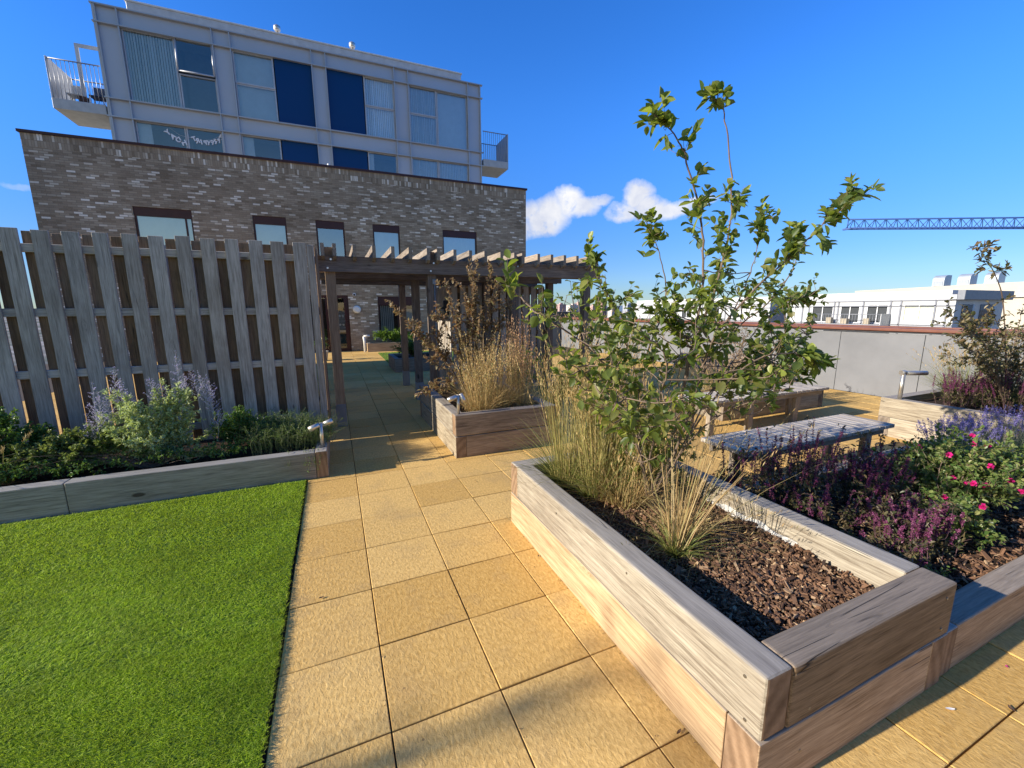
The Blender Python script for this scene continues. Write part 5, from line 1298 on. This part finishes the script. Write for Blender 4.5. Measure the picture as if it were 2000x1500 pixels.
sage('low brownish sage foliage behind the corner of the nearest planter', cloud(2.62, 1.10, .22, .18, .24, .38, 46), (2.6, 1.1, .18), 1600, L_SAGED, dens=18)
sage('dark plum sage at the back of the low bed near the lavender', cloud(3.95, 1.72, .3, .18, .36, .58, 44), (3.95, 1.7, .18), 1500, L_SAGED, dens=60)
bush('green_shrub', 'small yellow green plant behind the corner block of the nearest planter', (2.62, .93, .17), ell(2.66, .93, .20, .18, .06, .09, 20, True), 0, 700, (.012, .026), (.006, .012), L_ROSE, ntw=60, twl=(.02, .06), r0=.002, t0=.1)
# roses
def petals(S, tw):
    c = np.array([t[-1] for t in tw]+[s[-1] for s in S]); view = np.array([0., 0., 1.6])
    sc_ = c[:, 2]*1.0+(-c[:, 1])*.5+rng.random(len(c))*.5; idx = rng.permutation(np.argsort(-sc_)[:int(len(sc_)*.55)])[:24 if len(S) > 50 else 9]; P, D = [], []
    out = []
    for i in idx:
        P, D = [], []
        p = c[i]+np.array([rng.normal(-.02, .01), rng.normal(-.03, .01), .03]); ax_ = unit(view-p+rng.normal(0, .8, 3)); a = unit(np.cross(ax_, [.3, .2, .9])); b = np.cross(ax_, a)
        for ring, m_ in ((1., 6), (.55, 5)):
            for k in range(m_):
                th = 6.28*k/m_+ring; d = (a*math.cos(th)+b*math.sin(th))*ring+ax_*(1.15-ring); P.append(p); D.append(d)
        out.append(('flower', leafbatch(np.array(P), np.array(D), .021, .021, .35, -.1), PINK, False))
    return out
bush('rose_bush', 'green rose bush with bright pink flowers at the right edge', (3.55, 1.22, .18), np.concatenate([ell(4.05, 1.28, .38, .62, .34, .38, 80, True), ell(3.35, 1.05, .22, .24, .16, .24, 34, True)]), 0, 12000, (.020, .038), (.013, .023), L_ROSE, cat='rose', ntw=620, twl=(.05, .12), t0=.3, r0=.004, extra=petals)
bush('rose_bush', 'darker rose foliage with a few pink blooms behind the mauve sage', (4.1, 1.62, .18), ell(4.1, 1.6, .30, .40, .22, .30, 36, True), 0, 2600, (.018, .036), (.012, .021), L_DARK, cat='rose', ntw=180, twl=(.05, .12), t0=.3, r0=.004)
# lavender
LST = leafmat('lavender_green', [(.16, .20, .12), (.22, .27, .17), (.28, .33, .22)], .2, (.4, .45, .2))
def lavender(label, cx, cy, rx, ry, z, h, n):
    st = []; 
    for _ in range(n):
        a = rng.uniform(0, 6.28); q = math.sqrt(rng.random()); dx, dy = math.cos(a)*q, math.sin(a)*q
        b = np.array([cx+dx*rx*.6, cy+dy*ry*.6, z]); t = np.array([cx+dx*rx*1.15, cy+dy*ry*1.15, z+h*rng.uniform(.75, 1.08)*(1-.25*q)])
        st.append(curve([b, (b+t)/2+rng.normal(0, .01, 3), t], 5))
    fl = cat_([leaves_on([s[-3:]], 26, (.008, .014), (.006, .010), 0., fwd=.6, simple=True, scatter=.004) for s in st])
    lv = leaves_on([s[:6] for s in st], n*12, (.02, .04), (.003, .005), .05, fwd=1.2, simple=True)
    return plant('lavender', label, 'lavender', (cx, cy, z), [('stems', tubebatch([(s, .0012, .0008) for s in st], 4), LST, True), ('leaves', lv, LST, False), ('flowers', fl, LAV, False)], 'lavender bushes')
lavender('lavender bush left of the others in front of the wall planter', 5.15, 1.75, .36, .22, .18, .46, 170)
lavender('middle lavender bush behind the pink roses', 5.75, 1.6, .36, .25, .18, .52, 170)
lavender('lavender bush at the right edge above the roses', 5.6, 1.15, .4, .28, .18, .52, 170)
# wall planter
sage('burgundy flowers behind the lavender at the right edge', cloud(6.95, 1.9, .35, .35, .70, .92, 80), (6.95, 1.9, .42), 1300, L_SAGED, fmat=PURP, dens=80, name='burgundy_perennial')
sage('burgundy flowers in front of the tall grass by the grey wall', cloud(6.75, 2.35, .25, .2, .66, .86, 60), (6.75, 2.35, .42), 900, L_SAGED, fmat=PURP, dens=80, name='burgundy_perennial')
grass_clump('ornamental_grass', 'tall pale green grass against the grey wall at the right', [(7.25, 2.42, .20, 220, .75, .35, .3, 420, .65), (7.6, 2.2, .18, 160, .85, .3, .25, 260, .6)], z=.42, stem=BLADE, heads=STRAW, hl=.12)
bt = [A(x, y, 2.1+rng.normal(0, .12)) for x, y in [(1850, 610), (1880, 595), (1900, 640), (1860, 660), (1925, 620), (1960, 650), (1990, 640), (1940, 680), (1985, 690), (1840, 690), (1900, 700), (1960, 720), (1930, 590), (1998, 600), (1875, 630), (1920, 655), (1978, 665), (2020, 640), (2040, 680), (2030, 620), (1915, 720), (1985, 740)]]
bush('bronze_shrub', 'bushy brown green shrub at the right edge in front of the white building', (7.15, 2.1, .42), bt, 0, 2300, (.03, .06), (.016, .030), leafmat('olive_bronze', [(.05, .06, .02), (.10, .10, .035), (.15, .10, .05), (.20, .15, .07), (.08, .10, .03), (.28, .22, .12)], .25, (.35, .3, .08)), ntw=150, twl=(.08, .22), t0=.35)
p = [curve([(7.15, 2.1, .6), A(1960, 600, 2.1), A(1945, 540, 2.1), A(1925, 505, 2.1), A(1915, 488, 2.1)], 6)]; p2 = [curve([p[0][-9], A(1958, 530, 2.1), A(1968, 520, 2.1)], 4)]
tw = twigs([p[0][-13:]], 16, (.05, .14), 0, .3)+twigs(p2, 4, (.04, .08), .3)
plant('sapling', 'thin leafy sapling leader standing above the brown shrub against the sky', 'sapling', (7.15, 2.1, .42), [('stems', tubebatch([(p[0], .007, .002), (p2[0], .003, .001)]+[(t, .0015, .0008) for t in tw], 5), STEM, True), ('leaves', leaves_on(tw+p2, 110, (.05, .09), (.02, .035), .2), MATS['olive_bronze'], False)])
# planter behind the table
grass_clump('ornamental_grass', 'feathery tan grass in the low planter behind the slatted table', [(6.55, 4.5, .16, 220, .68, .5, .35, 300, .5), (5.9, 4.5, .14, 140, .6, .45, .3, 160, .45)], z=.25, stem=STRAW, heads=leafmat('tan_plume', [(.45, .30, .17), (.55, .40, .25), (.38, .25, .15)], .3, (.6, .4, .2)), hl=.25, hw=.010, base=STRAW)
grass_clump('ornamental_grass', 'second tan grass clump hidden behind the leafy shrub crown', [(5.3, 4.5, .15, 160, .9, .4, .3, 160, .5)], z=.25, stem=STRAW, heads=MATS['tan_plume'], hl=.25, hw=.010, base=STRAW)
bush('bronze_shrub', 'reddish twiggy shrub behind the tan grasses near the far wall', (6.0, 4.7, .25), ell(6.0, 4.7, .95, .35, .15, .4, 16, True), 0, 600, (.02, .045), (.012, .022), L_BRONZE, ntw=60, twl=(.05, .15))
# far planters
bush('green_shrub', 'bright green plants in the small planter at the brick wall', (2.3, 17.15, .28), ell(2.3, 17.15, .45, 1.15, .2, .38, 60, True), 0, 3000, (.06, .12), (.02, .035), L_FRESH, ntw=220, twl=(.08, .2), t0=.2, r0=.005)
bush('green_shrub', 'black green shrub in the dark planter beyond the pergola', (1.95, 11.5, .31), ell(1.95, 11.45, .5, .58, .55, .45, 50, True), 0, 2400, (.03, .07), (.02, .035), L_DARK, ntw=160, twl=(.06, .15), t0=.2, r0=.005)
pp = thing('potted_plant', 'small leafy pot plant standing left of the path near the door', 'potted plant', (-.42, 14.6, 0))
m_ = MB(); m_.tube([(-.42, 14.6, 0), (-.42, 14.6, .30), (-.42, 14.6, .31)], [.13, .18, .19], 16); m_.build('pot', plain('stone_pot', (.45, .40, .32), .8), pp)
tw = [curve([(-.42, 14.6, .3), (-.42+rng.normal(0, .1), 14.6+rng.normal(0, .1), .5), (-.42+rng.normal(0, .18), 14.6+rng.normal(0, .15), rng.uniform(.5, .8))], 4) for _ in range(24)]
V, Fc = leaves_on(tw, 300, (.04, .08), (.02, .035), .2); npmesh('leaves', V, Fc, L_DARK, pp)
# unseen tree added off to the left to cast soft shadow bands
b = np.array([-11., 1.75, 0.]); S = [curve([b, b+np.array([.05, -.04, 2.2]), b+np.array([-.02, .02, 4.2]), b+np.array([.0, .03, 5.0])], 8)]
br3 = [curve([S[0][-k-1], S[0][-k-1]+np.array([rng.normal(0, .25), rng.normal(0, .20), .25]), S[0][-k-1]+np.array([rng.normal(0, .5), rng.normal(0, .42), rng.uniform(.1, .5)])], 5) for k in range(12)]
tw = twigs(br3, 40, (.1, .25), .2)
plant('unseen_shadow_tree', 'slim tree added out of view to cast soft shadows over the lawn', 'tree', tuple(b), [('trunk', tubebatch([(S[0], .055, .02)]+[(q, .012, .004) for q in br3]+[(q, .003, .001) for q in tw], 6), STEM, True), ('crown', leaves_on(tw+br3, 36, (.06, .11), (.03, .055), .2), L_MAIN, False)])

# ------------------------------------------------------------------ small litter on the slabs
def bit(name, label, px, py, L, Wd, mt, yaw=0., curl=.3):
    c = at(px, py, 'z', .004); a = yaw
    u = np.array([math.cos(a), math.sin(a), 0]); v = np.array([-math.sin(a), math.cos(a), 0]); V = []; n_ = 6
    for i in range(n_+1):
        t = i/n_; w = Wd*.5*math.sin(math.pi*min(.97, max(.06, t)))**.7
        for s_ in (-1, 0, 1): V.append(np.array(c)+u*(t-.5)*L+v*s_*w+np.array([0, 0, .001+curl*Wd*(abs(s_)*.35+(t-.5)**2*1.2)]))
    Fc = [(i*3+k, i*3+k+1, i*3+k+4, i*3+k+3) for i in range(n_) for k in range(2)]
    tag(npmesh(name, V, Fc, mt, smooth=True), label, 'fallen leaf' if 'leaf' in name else 'petal', 'litter on the slabs')
n = 420; P = np.stack([rng.uniform(-.3, 2.6, n), rng.uniform(.3, 4.1, n), np.full(n, .003)], 1)
kx = rng.random(n) < .6; P[kx, 0] = JX+S_*rng.integers(0, 3, kx.sum())+rng.normal(0, .012, kx.sum()); P[(rng.random(n) < .3), 0] = 1.115+rng.normal(0, .02)
P = P[(P[:, 0] < 1.12) | (P[:, 1] < .66)]; n = len(P)
V, Fc = leafbatch(P, rdir(n)*np.array([1, 1, .15]), rng.uniform(.003, .010, n), rng.uniform(.002, .005, n), .5, 0, True)
tag(npmesh('grit', V, Fc, CHIP), 'scattered grit and bark crumbs along the slab joints', 'grit', kind='stuff')
DRYL = plain('dry_leaf', (.10, .055, .03), .8, var=.4, vscale=60)
bit('fallen_leaf', 'white curled scrap of leaf on the slabs right of the nearest planter', 1856, 1385, .035, .012, plain('white_leaf', (.75, .73, .70), .7), -.5)
bit('fallen_petal', 'pink petal on the slabs at the right edge', 1966, 1302, .016, .009, plain('petal', (.7, .03, .25), .5), .6)
bit('fallen_leaf', 'brown dry leaf on the slabs at the lower right edge', 1975, 1385, .03, .014, DRYL, .9, .6)
bit('fallen_leaf', 'dark curled leaf beside a joint at the foot of the nearest planter', 1326, 1430, .03, .010, DRYL, .3, .6)
bit('fallen_leaf', 'dark crumb of leaf at the planter foot halfway along', 1052, 1086, .02, .010, DRYL, 1.3, .6)
bit('fallen_leaf', 'small leaf on the slab joint beside the lawn', 628, 1168, .03, .012, DRYL, .2, .8)
bit('fallen_leaf', 'straw coloured leaf fragment on the lawn', 333, 1409, .03, .008, plain('straw_bit', (.55, .42, .22), .7), -.8, .8)
